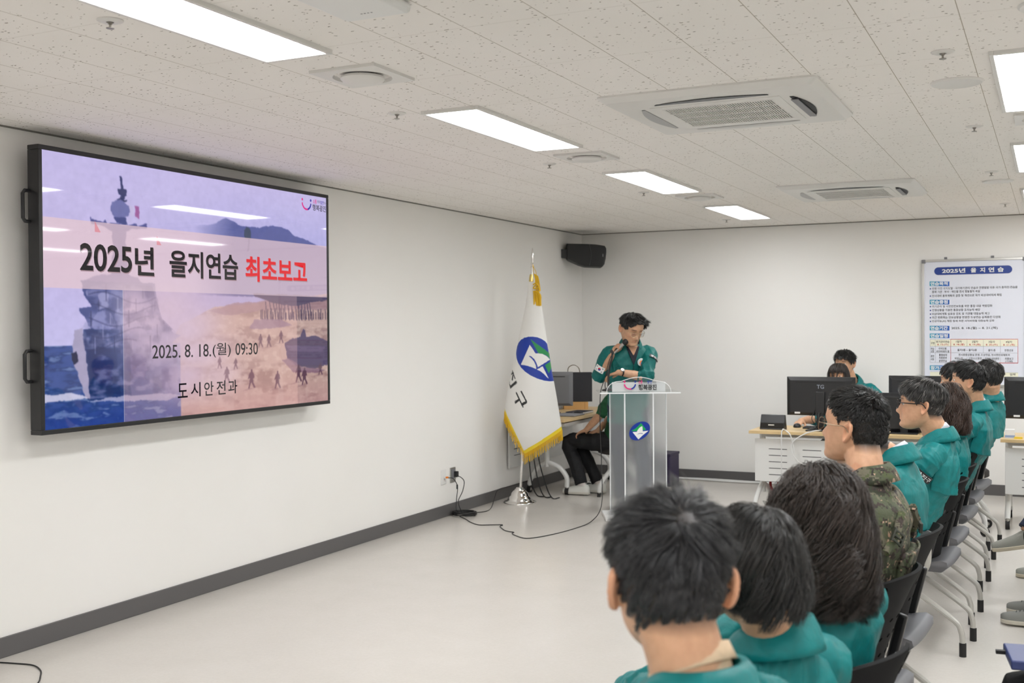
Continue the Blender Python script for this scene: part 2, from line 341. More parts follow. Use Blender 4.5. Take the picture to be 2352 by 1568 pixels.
# ------------------------------------------------------------------ wall display
Y0, Y1, Z0, Z1, XS = 3.905, 6.275, 1.106, 2.482, .168
def tv_picture():
    nu, nv = 700, 420
    U, V = np.meshgrid(np.linspace(0, 1, nu), np.linspace(0, 1, nv)); P = np.zeros((nv, nu, 3))
    def mixc(a, m, c): P[:] = P*(1-(m*a)[..., None])+np.asarray(c, float)*(m*a)[..., None]
    def soft(x, a, b): return np.clip((x-a)/(b-a), 0, 1)
    P[:] = np.array((196, 186, 232)); mixc(soft(V, .0, .5)*soft(U, .2, .75), 1., (158, 162, 222)); mixc(soft(V, .45, .7)*soft(.3-U, 0, .2), 1., (196, 190, 236))
    mixc(fbm(U*5, V*9, 3)*.18, 1., (222, 214, 244))
    jag = lambda p, s=.006, sd=1: (U+(fbm(U*40, V*40, sd)-.5)*s*2, V+(fbm(U*40, V*40, sd+9)-.5)*s*2)
    X, Y = jag(0)
    pm = lambda poly: inpoly(X, Y, poly).astype(float)
    mixc(soft(U, .45, .60), pm([(.44, .21), (.5, .2), (.533, .188), (.567, .160), (.6, .175), (.629, .186), (.701, .187), (.75, .17), (.8, .168), (.855, .203), (.9, .215), (.96, .24), (1.01, .25), (1.01, .5), (.44, .5)]), (92, 98, 158))
    # land
    sand = inpoly(U, V+(fbm(U*8, V*3, 5)-.5)*.02, [(.40, .62), (.52, .55), (.70, .52), (1.02, .47), (1.02, 1.02), (.30, 1.02), (.32, .8)]).astype(float)
    n1 = fbm(U*14, V*26, 11, 5); n2 = fbm(U*50, V*60, 21, 4)
    mixc(1, sand, (196, 168, 152)); mixc(sand*soft(n1, .5, .62), .75, (146, 116, 106)); mixc(sand*soft(n2, .55, .68), .5, (226, 204, 184)); mixc(sand*soft(V, .86, 1.), .5, (188, 140, 138))
    mixc(1, pm([(.50, .565), (.6, .53), (.7, .52), (.8, .5), (1.02, .49), (1.02, .55), (.7, .56), (.58, .585)])*.8, (150, 118, 124))
    # trees and crowd
    mixc(.95, pm([(.675, .497), (.72, .515), (.77, .53), (.86, .535), (.9, .52), (.95, .515), (1.01, .5), (1.01, .485), (.675, .485)]), (58, 52, 82))
    for i in range(15): x = .72+i*.014+.004*math.sin(i*7); mixc(.9, inpoly(U, V, [(x, .52), (x+.004, .52), (x+.010+.006*math.sin(i), .605), (x+.006+.006*math.sin(i), .605)]).astype(float), (62, 52, 76))
    for i in range(34): x = .70+i*.009+.003*math.sin(i*5); h = .028+.010*math.sin(i*3); mixc(.9, inpoly(U, V, [(x, .585-h), (x+.004, .585-h), (x+.005, .60), (x, .60)]).astype(float), (66, 52, 70))
    mixc(.7, pm([(.65, .64), (.68, .6), (.78, .6), (.84, .625), (.75, .645)]), (128, 104, 132))
    # sea
    sea = ((V > .70) & (U < .40)).astype(float); ns = fbm(U*30, V*70, 31, 4)
    mixc(1, sea, (62, 84, 150)); mixc(sea*soft(ns, .42, .6), .8, (36, 56, 112)); mixc(sea*soft(V, .88, .98), .8, (36, 58, 140)); mixc(sea*soft(ns, .62, .72), .6, (140, 160, 206))
    # ship
    D = (66, 74, 128)
    for pg, c, a in (([(.2155, .05), (.2205, .05), (.2215, .1), (.231, .1), (.231, .122), (.226, .125), (.226, .14), (.236, .14), (.236, .147), (.203, .147), (.203, .14), (.212, .135), (.213, .125), (.207, .12), (.207, .102), (.2145, .1)], (58, 62, 108), 1),
                     ([(.186, .18), (.19, .155), (.202, .143), (.215, .14), (.23, .147), (.24, .162), (.242, .185), (.236, .205), (.226, .213), (.2, .213), (.19, .203)], (112, 114, 170), 1),
                     ([(.193, .21), (.234, .21), (.238, .235), (.205, .235)], (70, 76, 134), 1),
                     ([(.126, .222), (.13, .222), (.13, .231), (.165, .236), (.172, .222), (.176, .236), (.24, .238), (.262, .226), (.268, .238), (.29, .226), (.297, .226), (.295, .243), (.245, .255), (.232, .262), (.228, .34), (.238, .43), (.265, .44), (.275, .46), (.13, .47), (.105, .47), (.14, .44), (.185, .43), (.19, .335), (.19, .265), (.17, .252), (.127, .245)], (82, 84, 144), .95),
                     ([(.1, .46), (.32, .46), (.335, .6), (.36, .63), (.38, .66), (.405, .665), (.38, .69), (.36, .74), (.385, .76), (.40, .9), (.3, .92), (.11, .9), (.10, .8), (.105, .66), (.125, .645), (.118, .62), (.092, .565), (.128, .556), (.102, .5)], (64, 74, 132), .95),
                     ([(.105, .64), (.22, .645), (.24, .66), (.24, .91), (.112, .905), (.104, .85)], (38, 54, 110), 1),
                     ([(.081, .646), (.103, .635), (.108, .7), (.118, .76), (.121, .9), (.108, .9), (.09, .82), (.073, .735)], (168, 160, 192), 1),
                     ([(.108, .70), (.12, .70), (.2, .72), (.21, .89), (.121, .89)], (30, 44, 98), .9),
                     ([(.07, .725), (.085, .72), (.09, .76), (.08, .77), (.072, .755)], (34, 36, 70), 1),
                     ([(.148, .507), (.158, .5), (.172, .5), (.178, .508), (.178, .56), (.148, .567)], (140, 142, 190), 1), ([(.129, .64), (.132, .6), (.145, .577), (.165, .57), (.183, .58), (.194, .61), (.195, .638)], (124, 128, 182), 1),
                     ([(.117, .9), (.0, .905), (-.01, .875), (.03, .878), (.07, .872), (.1, .885)], (214, 210, 234), .9), ([(.11, .91), (.36, .93), (.40, .915), (.36, .9), (.2, .9)], (180, 178, 212), .8)):
        mixc(a, pm(pg), c)
    mixc(.3*soft(fbm(U*60, V*30, 41), .5, .6), pm([(.105, .64), (.24, .65), (.24, .72), (.105, .7)]), (170, 170, 205))
    mixc(.6, pm([(.255, .16), (.27, .16), (.272, .21), (.258, .2)]), (140, 40, 110)); mixc(.8, pm([(.24, .158), (.253, .165), (.253, .2), (.243, .2)]), (200, 190, 226))
    # gun smoke
    sm = np.zeros_like(U)
    for x, y, rx, ry, a in ((.25, .55, .06, .07, .9), (.30, .6, .09, .09, .9), (.37, .56, .1, .08, .95), (.43, .63, .1, .1, .9), (.36, .70, .13, .09, .8), (.46, .74, .12, .1, .7), (.42, .84, .1, .09, .7), (.24, .62, .05, .05, .7), (.52, .84, .09, .08, .45)):
        sm = np.maximum(sm, a*np.exp(-((U-x)/rx)**2-((V-y)/ry)**2))
    mixc(np.clip(sm*(.6+.7*fbm(U*12, V*12, 51)), 0, .93), 1., (206, 196, 226))
    # landing craft and running figures
    mixc(1, pm([(.802, .71), (.835, .69), (.875, .685), (.885, .645), (.893, .65), (.9, .685), (.94, .68), (1.01, .71), (1.01, .82), (.93, .84), (.85, .82), (.812, .785)]), (66, 56, 88)); mixc(.7, pm([(.81, .72), (.99, .735), (.98, .76), (.82, .75)]), (98, 84, 116))
    mixc(.8, pm([(.79, .79), (.82, .785), (.88, .83), (.99, .845), (.95, .86), (.84, .85)]), (120, 90, 110))
    for x, y, h in ((.7, .697, .06), (.735, .698, .058), (.787, .681, .058), (.662, .867, .085), (.77, .88, .08), (.863, .855, .085), (.89, .872, .08), (.6, .796, .05), (.566, .842, .07), (.539, .788, .05), (.965, .84, .06)):
        w = h*.3
        fg = [(-.1, -.5), (.12, -.5), (.15, -.36), (.3, -.3), (.42, -.05), (.2, .0), (.25, .2), (.55, .48), (.3, .5), (.02, .2), (-.15, .25), (-.3, .5), (-.5, .5), (-.3, .15), (-.28, -.05), (-.55, .02), (-.3, -.3), (-.12, -.36)]
        mixc(.9, inpoly(U, V, [(x+a*w*1.1, y+b*h) for a, b in fg]).astype(float), (72, 46, 62)); mixc(.45, inpoly(U, V, [(x-.005, y+h*.48), (x-.03, y+h*.56), (x-.035, y+h*.62), (x+.01, y+h*.52)]).astype(float), (120, 86, 96))
    mixc(.85, pm([(.636, .205), (.648, .188), (.66, .195), (.668, .215), (.665, .24), (.64, .24)]), (60, 72, 92))
    # grain and soft tonal mottling of the photograph on the slide
    shp = inpoly(U, V, [(.10, .64), (.13, .56), (.11, .5), (.14, .47), (.31, .47), (.34, .6), (.39, .66), (.40, .9), (.12, .9)]).astype(float)
    mixc(shp*soft(fbm(U*26, V*40, 61, 4), .5, .68)*.5, 1., (150, 150, 196)); mixc(shp*soft(fbm(U*34, V*22, 71, 4), .5, .66)*.5, 1., (44, 50, 98))
    for i in range(26): x = .115+.011*i; y = .50+.05*((i*7) % 5); mixc(shp*.5*((np.abs(U-x) < .0016) & (np.abs(V-y) < .022+.006*(i % 3))), 1., (36, 40, 82) if i % 2 else (170, 168, 208))
    for i in range(5): mixc(shp*.45*((np.abs(V-(.52+.045*i)-.02*np.sin(U*30+i)) < .0028) & (U > .12) & (U < .34-.02*i)), 1., (40, 44, 90))
    mixc(np.clip(sm*.5, 0, .6), 1., (206, 196, 226))
    P *= (.965+.07*fbm(U*90, V*60, 81, 3))[..., None]
    for _ in range(2): P[1:-1, 1:-1] = (P[1:-1, 1:-1]*2+P[:-2, 1:-1]+P[2:, 1:-1]+P[1:-1, :-2]+P[1:-1, 2:])/6
    # translucent text boxes
    box = ((U > .219) & (U < .857) & (V > .4905)).astype(float); mixc(box*.38, 1., (226, 176, 178)); mixc(((U >= .857) & (V > .4905)).astype(float)*.18, 1., (150, 110, 140))
    band = ((V > .2365) & (V < .4905)).astype(float); mixc(band*.74, 1., (232, 202, 208))
    mixc(1., pm([(.652, .24), (.66, .24), (.658, .3), (.65, .3)])*.2, (150, 130, 150))
    for x, y in ((.14, .255), (.325, .285)): mixc(.6, inpoly(U, V, [(x, y-.02), (x+.016, y+.02), (x, y+.02)]).astype(float), (226, 120, 130))
    ed = ((np.abs(U-.219) < .0012) & (V > .4905)).astype(float); mixc(ed*.6, 1., (235, 220, 225))
    v = np.stack([np.zeros_like(U), Y0+U*(Y1-Y0), Z1-V*(Z1-Z0)], -1).reshape(-1, 3)
    i = np.arange(nu*nv).reshape(nv, nu); f = np.stack([i[:-1, :-1], i[1:, :-1], i[1:, 1:], i[:-1, 1:]], -1).reshape(-1, 4)
    return v, f, lin(np.clip(P, 0, 255)).reshape(-1, 3)
tv = thing('wall_display', 'large black framed wall screen showing a warship and beach landing title slide', 'screen', (0, 0, 0))
TVK = .40
s = N('display_picture'); at = s.n('ShaderNodeAttribute', attribute_name='picture')
s.set(Base_Color=(.004, .004, .005, 1), Roughness=.03, Emission_Color=at.outputs['Color'], Emission_Strength=TVK); s.b.inputs['Specular IOR Level'].default_value = .5
v, f, c = tv_picture(); me = bpy.data.meshes.new('screen'); me.from_pydata((v+[XS, 0, 0]).tolist(), [], f.tolist()); colattr(me, 'picture', c); me.materials.append(s.m); link('screen', me, tv, smooth=False)
b = MB(); e = .024; b.bx(.095, XS+.003, Y0-e, Y1+e, Z1, Z1+e); b.bx(.095, XS+.003, Y0-e, Y1+e, Z0-e, Z0); b.bx(.095, XS+.003, Y0-e, Y0, Z0, Z1); b.bx(.095, XS+.003, Y1, Y1+e, Z0, Z1)
b.bx(.095, XS-.004, Y0, Y1, Z0, Z1); b.build('frame', M['black'], tv, bevel=.003)
MB().bx(.0, .096, 4.5, 5.7, 1.45, 2.2).build('wall_bracket', M['dark'], tv)
for z in (2.205, 1.42):
    for y, sg in ((Y0-e, -1), (Y1+e, 1)):
        MB().tube([(.11, y, z+.075), (.11, y+sg*.03, z+.075), (.11, y+sg*.042, z+.06), (.11, y+sg*.042, z-.06), (.11, y+sg*.03, z-.075), (.11, y, z-.075)], .009, 8).build('handle', M['black'], tv)
def ink(name, rgb, k=1.): 
    s = N(name); s.set(Base_Color=(.004, .004, .005, 1), Roughness=.03, Emission_Color=srgb(*rgb), Emission_Strength=TVK*k); return s.m
tk, tr, tp, tb = ink('slide_black', (22, 20, 26)), ink('slide_red', (228, 34, 44)), ink('slide_pink', (222, 40, 140)), ink('slide_blue', (50, 40, 160)); tsh = ink('slide_shadow', (170, 140, 150))
def tvt(mb, s_, u, v, w, h, off=0., k=0, dx=.001): text(mb, s_, (XS+dx, Y0+u*(Y1-Y0), Z1-(v+h)*(Z1-Z0)), (0, 1, 0), (0, 0, 1), w*(Y1-Y0), h*(Z1-Z0), off, k)
for nm, du, dv, dx, ms in (('title_shadow', .0018, .004, .0006, (tsh, tsh)), ('title_lettering', 0, 0, .0012, (tk, tr))):
    b = MB(); tvt(b, '2025', .097+du, .320+dv, .150, .103, .02, 0, dx); tvt(b, '년', .256+du, .316+dv, .060, .114, .022, 0, dx); b.build(nm, ms[0], tv, smooth=False)
    b = MB(); tvt(b, '을지연습', .366+du, .318+dv, .246, .112, .022, 0, dx); b.build(nm, ms[0], tv, smooth=False); b = MB(); tvt(b, '최초보고', .641+du, .318+dv, .264, .113, .026, 0, dx); b.build(nm, ms[1], tv, smooth=False)
b = MB(); tvt(b, '2025. 8. 18.', .307, .706, .2, .054, .006); b.build('date_lettering', tk, tv, smooth=False); b = MB(); tvt(b, '(월)', .513, .703, .068, .062, .006); b.build('weekday_lettering', tk, tv, smooth=False); b = MB(); tvt(b, '09:30', .599, .706, .089, .053, .006); b.build('time_lettering', tk, tv, smooth=False)
b = MB()
for ch, u in (('도', .389), ('시', .434), ('안', .481), ('전', .526), ('과', .570)): tvt(b, ch, u, .866, .034, .06, .01)
b.build('department_lettering', tk, tv, smooth=False)
def smile(mb, o, ex, ey, w, ka=0, kb=1):
    """logo of two dots over a two-coloured smile, w wide"""
    o, ex, ey = (np.asarray(q, float) for q in (o, ex, ey)); r = w/2; n = 22
    def arc(a0, a1, k):
        t = np.linspace(a0, a1, n); rr = r*(.80+0*t); A = [o+ex*(x*(r-.0))+ey*(y*r) for x, y in zip(np.cos(t), np.sin(t))]; B = [o+ex*(x*r*.78)+ey*(y*r*.78) for x, y in zip(np.cos(t), np.sin(t))]
        mb.add(A+B, [(i, i+1, n+i+1, n+i) for i in range(n-1)], k)
    arc(math.pi*1.04, math.pi*1.58, ka); arc(math.pi*1.58, math.pi*1.96, kb)
    for sx, k in ((-.86, ka), (.86, kb)):
        t = np.arange(16)*math.pi/8; mb.add([o+ex*(sx*r+.16*r*math.cos(q))+ey*(.27*r+.16*r*math.sin(q)) for q in t], [tuple(range(16))], k)
b = MB(); smile(b, (XS+.0012, Y0+.906*2.37, Z1-.035*1.376), (0, 1, 0), (0, 0, 1), .108)
b.build('logo', (tp, tb), tv, smooth=False)
b = MB(); tvt(b, '행복광진', .934, .040, .064, .030, .012, 0); tvt(b, '소통', .936, .016, .018, .020, .014, 1); tvt(b, '하며', .957, .017, .013, .016, .0, 0); tvt(b, '발전', .972, .017, .015, .018, .014, 2); tvt(b, '하는', .988, .019, .011, .015, .0, 0)
b.build('logo_lettering', (tk, tp, tb), tv, smooth=False)
# ------------------------------------------------------------------ corner loudspeaker
sp = thing('wall_loudspeaker', 'black wedge-shaped loudspeaker mounted high in the room corner', 'loudspeaker', (0, 0, 0))
F2 = np.array([_r[0], _r[1], 0]); B2 = np.array([-_f[0], -_f[1], 0]); so = np.array([.17, 10.86, 0]); zz = np.array([0, 0, 1.])
def spk(a, bb, z): return so+F2*a+B2*bb+zz*z
b = MB()
prof = [(-.17, 2.462), (.02, 2.458), (.13, 2.452), (.20, 2.441), (.228, 2.435), (.242, 2.41), (.243, 2.37), (.235, 2.30), (.222, 2.245), (.205, 2.222), (.195, 2.213), (.02, 2.222), (-.04, 2.24), (-.165, 2.298), (-.17, 2.31)]
R = [[spk(a*q, w, 2.34+(z-2.34)*q) for a, z in prof] for w, q in ((-.13, .93), (-.12, .985), (-.10, 1.), (.10, 1.), (.12, .985), (.13, .93))]
b.rings(R); b.build('cabinet', mat('speaker_black', srgb(30, 30, 31), .55, bump=(700, .25, .001)), sp, bevel=.004, ang=30)
b = MB(); b.box(spk(-.20, 0, 2.36), (.075, .16, .09), [F2, B2, zz]); b.box(spk(-.265, -.05, 2.36), (.06, .05, .05), [F2, B2, zz]); b.build('wall_mount', M['black'], sp, bevel=.004)
b = MB(); b.tube([spk(.062+.02*math.sin(t*math.pi), .132, 2.455-.228*t) for t in np.linspace(.02, .98, 12)], .0016, 6); b.build('grille_seam', mat('seam_grey', srgb(90, 90, 92), .5), sp)
MB().box(spk(.205, .132, 2.335), (.008, .003, .03), [F2, B2, zz]).build('badge', M['greyplastic'], sp)
# ------------------------------------------------------------------ flag on a stand
FE1, FE2 = F2, B2
fl = thing('flag_stand', 'chrome flag pole on a domed chrome base, left of the lectern', 'flag stand', (.262, 9.10, 0))
b = MB(); b.lathe([(.0, .0), (.148, .0), (.150, .008), (.142, .016), (.118, .020), (.112, .034), (.1, .056), (.088, .066), (.084, .070), (.078, .090), (.06, .110), (.047, .118), (.046, .126), (.036, .128), (.034, .140), (.0, .142)], n=48); b.build('base', M['chrome'], fl, ang=60)
lean = np.array([.11, -.02, 0])
pt = lambda z: np.array([0, 0, z])+(F2*.135-B2*.02)*(z/2.2)
b = MB(); b.tube([pt(.13), pt(2.13)], .0125, 14); b.tube([pt(.55), pt(.62)], .017, 14); b.build('pole', M['chrome'], fl)
b = MB(); q = pt(2.13); b.lathe([(.0, 0), (.017, 0), (.02, .012), (.012, .02), (.014, .03), (.016, .042), (.01, .05), (.011, .07), (.012, .10), (.008, .14), (.0045, .175), (.0, .185)], c=q, n=16); b.build('finial', M['chrome'], fl)
# flag cloth: a hanging cone wrapped round the pole, design stored per vertex
fg = thing('flag', 'white flag with blue oval sailing emblem and gold fringe hanging from the stand', 'flag', (.262, 9.10, 0))
PX = 10.07/FPX                      # metres per photo pixel at the flag
def fx(px): return (px-1187.5)*PX
def fz(py): return 1.59579+(751-py)*PX*.999
EL = [(640, 1213), (700, 1204), (780, 1187), (850, 1172), (900, 1160), (950, 1153), (1000, 1160), (1070, 1190)]      # left outline (photo row, column) read off the cloth
ER = [(640, 1223), (700, 1241), (780, 1253), (850, 1263), (900, 1272), (950, 1280), (1000, 1288), (1070, 1290)]
nth, nzz = 300, 420
TH = np.linspace(-2.15, 2.0, nth); ZR = np.linspace(0, 1, nzz)
def flag_pt(th, py):
    l = np.interp(py, [a for a, _ in EL], [c for _, c in EL]); r = np.interp(py, [a for a, _ in ER], [c for _, c in ER])
    c = fx((l+r)/2); w = (r-l)/2*PX; dep = w*.55
    fold = .10*np.cos(th*3+.6)*np.clip((py-700)/300, 0, 1)*w
    a = np.where(np.abs(th) < math.pi/2, w*np.sin(th), np.sign(th)*w*(1-.35*(np.abs(th)-math.pi/2)))
    return c+a, dep*np.cos(th)+fold*.6-.0, py
def lower(px): return np.interp(px, [1150, 1160, 1197, 1240, 1288, 1292], [935, 962, 1041, 1015, 986, 984])   # cloth's lower hem as it hangs
G = np.zeros((nzz, nth, 3)); PXm = np.zeros((nzz, nth)); PYm = np.zeros((nzz, nth))
for j, th in enumerate(TH):
    pyb = 985.
    for _ in range(12):
        a, d, _y = flag_pt(np.array(th), pyb); pxa = a/PX+1187.5; pyb = .5*pyb+.5*float(lower(np.clip(pxa, 1150, 1292)))
    py = 638+(pyb-638)*ZR; a, d, _y = flag_pt(np.full(nzz, th), py)
    G[:, j] = np.array([0, 0, 1])*fz(py)[:, None]+F2*a[:, None]+B2*(d+.02)[:, None]; PXm[:, j] = a/PX+1187.5; PYm[:, j] = py
G[:, :, 2] += 0
col = np.zeros((nzz, nth, 3)); col[:] = (236, 234, 230); fr = np.abs(TH)[None, :] < 1.56; fr = np.broadcast_to(fr, PXm.shape)
zx, zy = lambda x: 1140+x/7.128, lambda y: 740+y/7.128
zo = lambda pts: [(zx(x), zy(y)) for x, y in pts]
def pf(pts, c, ext=False): col[inpoly(PXm, PYm, zo(pts)) & fr] = c
ov = [(295, 520), (298, 470), (310, 400), (335, 335), (375, 285), (430, 250), (500, 235), (570, 235), (640, 245), (710, 272), (770, 312), (805, 355), (830, 500), (860, 640), (1000, 950), (930, 966), (840, 966), (750, 952), (640, 918), (530, 866), (440, 805), (370, 735), (325, 660), (302, 590)]
cxo, cyo = 600, 600
pf([(cxo+(x-cxo)*1.028, cyo+(y-cyo)*1.022) for x, y in ov], (246, 246, 244)); pf(ov, (0, 52, 160))
pf([(527, 272), (640, 360), (740, 430), (830, 500), (900, 590), (846, 600), (800, 550), (740, 522), (655, 503)], (26, 140, 74)); pf([(762, 700), (880, 630), (900, 700), (824, 836)], (26, 140, 74))
pf([(518, 368), (610, 508), (660, 508), (720, 518), (780, 548), (820, 580), (848, 612), (640, 735), (625, 765), (560, 735), (480, 708), (420, 695), (370, 690)], (238, 236, 233))
pf([(500, 552), (530, 546), (590, 600), (625, 665), (648, 735), (640, 760), (620, 765), (612, 700), (585, 640), (545, 590)], (0, 52, 160))
pf([(632, 768), (724, 718), (822, 920), (790, 895), (740, 840), (690, 800)], (238, 236, 233))
for g in ([(232, 775), (284, 920), (268, 922), (226, 800)], [(205, 825), (252, 812), (256, 840), (214, 862)], [(232, 858), (252, 850), (236, 958), (218, 940)], [(196, 880), (178, 930), (180, 1020), (196, 1085), (312, 985), (290, 945), (200, 1030), (186, 1000), (188, 930)],
          [(278, 1140), (300, 1132), (412, 1376), (394, 1384)], [(258, 1286), (330, 1240), (344, 1270), (276, 1326)], [(358, 1118), (380, 1112), (466, 1280), (464, 1310), (400, 1348), (376, 1312), (440, 1276)]):
    pf(g, (14, 14, 16))
hem = lower(np.clip(PXm, 1150, 1292)); edge = (hem-PYm) < 9.0; col[edge] = (240, 212, 44)
me = bpy.data.meshes.new('cloth'); i = np.arange(nzz*nth).reshape(nzz, nth)
me.from_pydata(G.reshape(-1, 3).tolist(), [], np.stack([i[:-1, :-1], i[1:, :-1], i[1:, 1:], i[:-1, 1:]], -1).reshape(-1, 4).tolist()); colattr(me, 'print', lin(col).reshape(-1, 3))
s = N('flag_satin'); at = s.n('ShaderNodeAttribute', attribute_name='print'); s.set(Base_Color=at.outputs['Color'], Roughness=.45); s.b.inputs['Sheen Weight'].default_value = .2; me.materials.append(s.m)
link('cloth', me, fg, ang=80)
b = MB(); hw = nzz-1
for j in range(4, nth-4, 2):
    p = G[hw, j].copy(); n_ = B2*.004*(1 if j % 4 else -.3); ln = .085+.012*math.sin(j*1.7); sw = F2*.006*math.sin(j*2.3)
    b.tube([p+n_, p+n_+sw*.4-zz*ln*.5, p+n_+sw-zz*ln], [.0026, .0022, .0026], 5)
    if j+8 < nth-4 and j % 4 == 0:
        q = G[hw, j+8]; b.tube([p+B2*.006, (p+q)/2+B2*.006-zz*.022, q+B2*.006-zz*.034], .0018, 4); b.tube([q+B2*.007, (p+q)/2+B2*.007-zz*.022, p+B2*.007-zz*.034], .0018, 4)
b.build('fringe', M['gold'], fg, ang=60)
# gold cap, cord and tassel at the top
b = MB(); R = []
for py, sc in ((630, .62), (636, .85), (644, 1.05), (647, 1.05)):
    t_ = np.arange(16)*math.pi/8; c0 = np.array([0, 0, 1])*fz(py)+F2*fx(1217.5)+B2*.02
    R.append([c0+F2*(.021*sc*math.cos(a))+B2*(.018*sc*math.sin(a)) for a in t_])
b.rings(R); b.build('top_cap', M['goldmetal'], fg)
b = MB(); hp = lambda x, y, d=.05: np.array([0, 0, 1])*fz(560+y/7.838)+F2*fx(1160+x/7.838)+B2*d
b.tube([hp(480, 370), hp(490, 420), hp(530, 500), hp(545, 600), hp(560, 700)], .0025, 6, sub=4); b.tube([hp(478, 380), hp(484, 450), hp(495, 540), hp(520, 640), hp(530, 720)], .0025, 6, sub=4)
for i_ in range(6): b.tube([hp(505+i_*12, 540+i_*8, .055), hp(520+i_*12, 640, .06), hp(530+i_*14, 760, .055), hp(540+i_*14, 850, .055)], .0035, 5, sub=3)
b.tube([hp(480, 740, .06), hp(530, 715, .07), hp(580, 770, .07), hp(520, 810, .072), hp(485, 790, .065), hp(560, 740, .075), hp(590, 860, .06), hp(500, 850, .065)], .006, 6, sub=5)
for i_ in range(16): x = 490+i_*8.6; b.tube([hp(525+(x-560)*.6, 850, .06), hp(x, 930, .058+.008*math.sin(i_*2.)), hp(x+1, 1020, .058+.006*math.cos(i_)), hp(x+2, 1115+8*math.sin(i_*3), .056)], .0036, 5, sub=2)
b.build('tassel', M['gold'], fg, ang=60)
# ------------------------------------------------------------------ lectern
lo = np.array([1.497, 8.80, 0]); LE, LF_ = F2, B2
lc = thing('lectern', 'frosted clear lectern with oval emblem and logo sign, in front of the standing speaker', 'lectern', tuple(lo), math.atan2(F2[1], F2[0]))
# local frame: x right, -y towards the audience
def frosted():
    s = N('frosted_acrylic'); s.set(Base_Color=(.93, .95, .96, 1), Roughness=.26); s.b.inputs['Transmission Weight'].default_value = .88; s.b.inputs['IOR'].default_value = 1.2
    nz = s.n('ShaderNodeTexNoise', {'Vector': s.obj(), 'Scale': 800.}); s.bump(nz.outputs[0], .25, .001); return s.m
def clearm(name, tint, alpha):
    s = N(name); tr = s.n('ShaderNodeBsdfTransparent', {0: tint}); s.set(Base_Color=(.45, .46, .47, 1), Roughness=.06)
    mx = s.n('ShaderNodeMixShader', {0: alpha, 1: tr.outputs[0], 2: s.b.outputs[0]}); s.t.links.new(mx.outputs[0], s.o.inputs[0]); return s.m
clear = clearm('clear_acrylic', (.97, .98, .98, 1), .08)
frost = frosted(); edgem = mat('polished_acrylic_edge', srgb(244, 246, 247), .3)
def panel(p0, p1, z0, z1, th=.010):
    p0 = np.array(p0); p1 = np.array(p1); d = norm(np.r_[p1-p0, 0]); n_ = np.array([-d[1], d[0], 0]); l = np.linalg.norm(p1-p0)
    return MB().box(np.r_[(p0+p1)/2, (z0+z1)/2], (l, th, z1-z0), [d, n_, zz])
PZ0, PZ1 = .03, 1.045
for nm, a, c in (('front_panel', (-.112, -.13), (.112, -.13)), ('side_panel', (-.225, -.02), (-.12, -.128)), ('side_panel', (.12, -.128), (.235, -.02))): panel(a, c, PZ0, PZ1).build(nm, frost, lc)
b = MB()
for x, y in ((-.228, -.016), (-.117, -.132), (.117, -.132), (.238, -.016)): b.bx(x-.005, x+.005, y-.006, y+.006, PZ0, PZ1)
b.build('edge_strip', edgem, lc)
MB().bx(-.325, .335, -.20, .22, 1.045, 1.057).build('top_shelf', clear, lc, bevel=.002)
b = MB(); b.bx(-.325, .335, -.2015, -.199, 1.046, 1.056); b.build('shelf_edge', edgem, lc)
MB().bx(-.285, .285, -.19, .20, 0, .03).build('base', M['white'], lc, bevel=.004)
# sign on the shelf: clear shaped plate in front of a white card
sgn = []
for i in range(7): a = math.pi-i*math.pi/12; sgn.append((-.155+.11*math.cos(a)+.0, .0+.092*math.sin(a)))
sgn = [(-.268, 0.0)]+[(-.168+.10*math.cos(math.pi-i*math.pi/16), .088*math.sin(i*math.pi/16)) for i in range(1, 9)]+[(-.14, .09)]+[(-.14+.27*i/10, .092+.030*math.sin(math.pi*i/10)) for i in range(0, 11)]+[(.14, .09)]+[(.158+.10*math.cos(math.pi/2-i*math.pi/16), .088*math.sin(math.pi/2-i*math.pi/16)) for i in range(0, 8)]+[(.258, 0)]
b = MB(); b.prism(sgn, (0, -.168, 1.057), (1, 0, 0), (0, 0, 1), .006); b.build('sign_plate', clear, lc, bevel=.001)
b = MB(); P = np.array(sgn); b.tube([(x, -.171, 1.057+z) for x, z in sgn], .0028, 6); b.build('sign_rim', edgem, lc)
MB().bx(-.222, .215, -.160, -.157, 1.058, 1.138).build('sign_card', M['paper'], lc)
b = MB(); smile(b, (-.078, -.1785, 1.128), (1, 0, 0), (0, 0, 1), .102); b.build('sign_logo', (M['pink'], M['blue']), lc, smooth=False)
b = MB(); tx = lambda s_, x, z, w, h, k, off=0.: text(b, s_, (x, -.1785, z), (1, 0, 0), (0, 0, 1), w, h, off, k)
tx('행복광진', -.008, 1.073, .148, .047, 0, .03); tx('소통', -.008, 1.124, .034, .028, 1, .02); tx('하며', .03, 1.126, .03, .020, 0); tx('발전', .064, 1.125, .038, .026, 2, .02); tx('하는', .106, 1.126, .032, .021, 0)
b.build('sign_lettering', (M['ink'], M['pink'], M['blue']), lc, smooth=False)
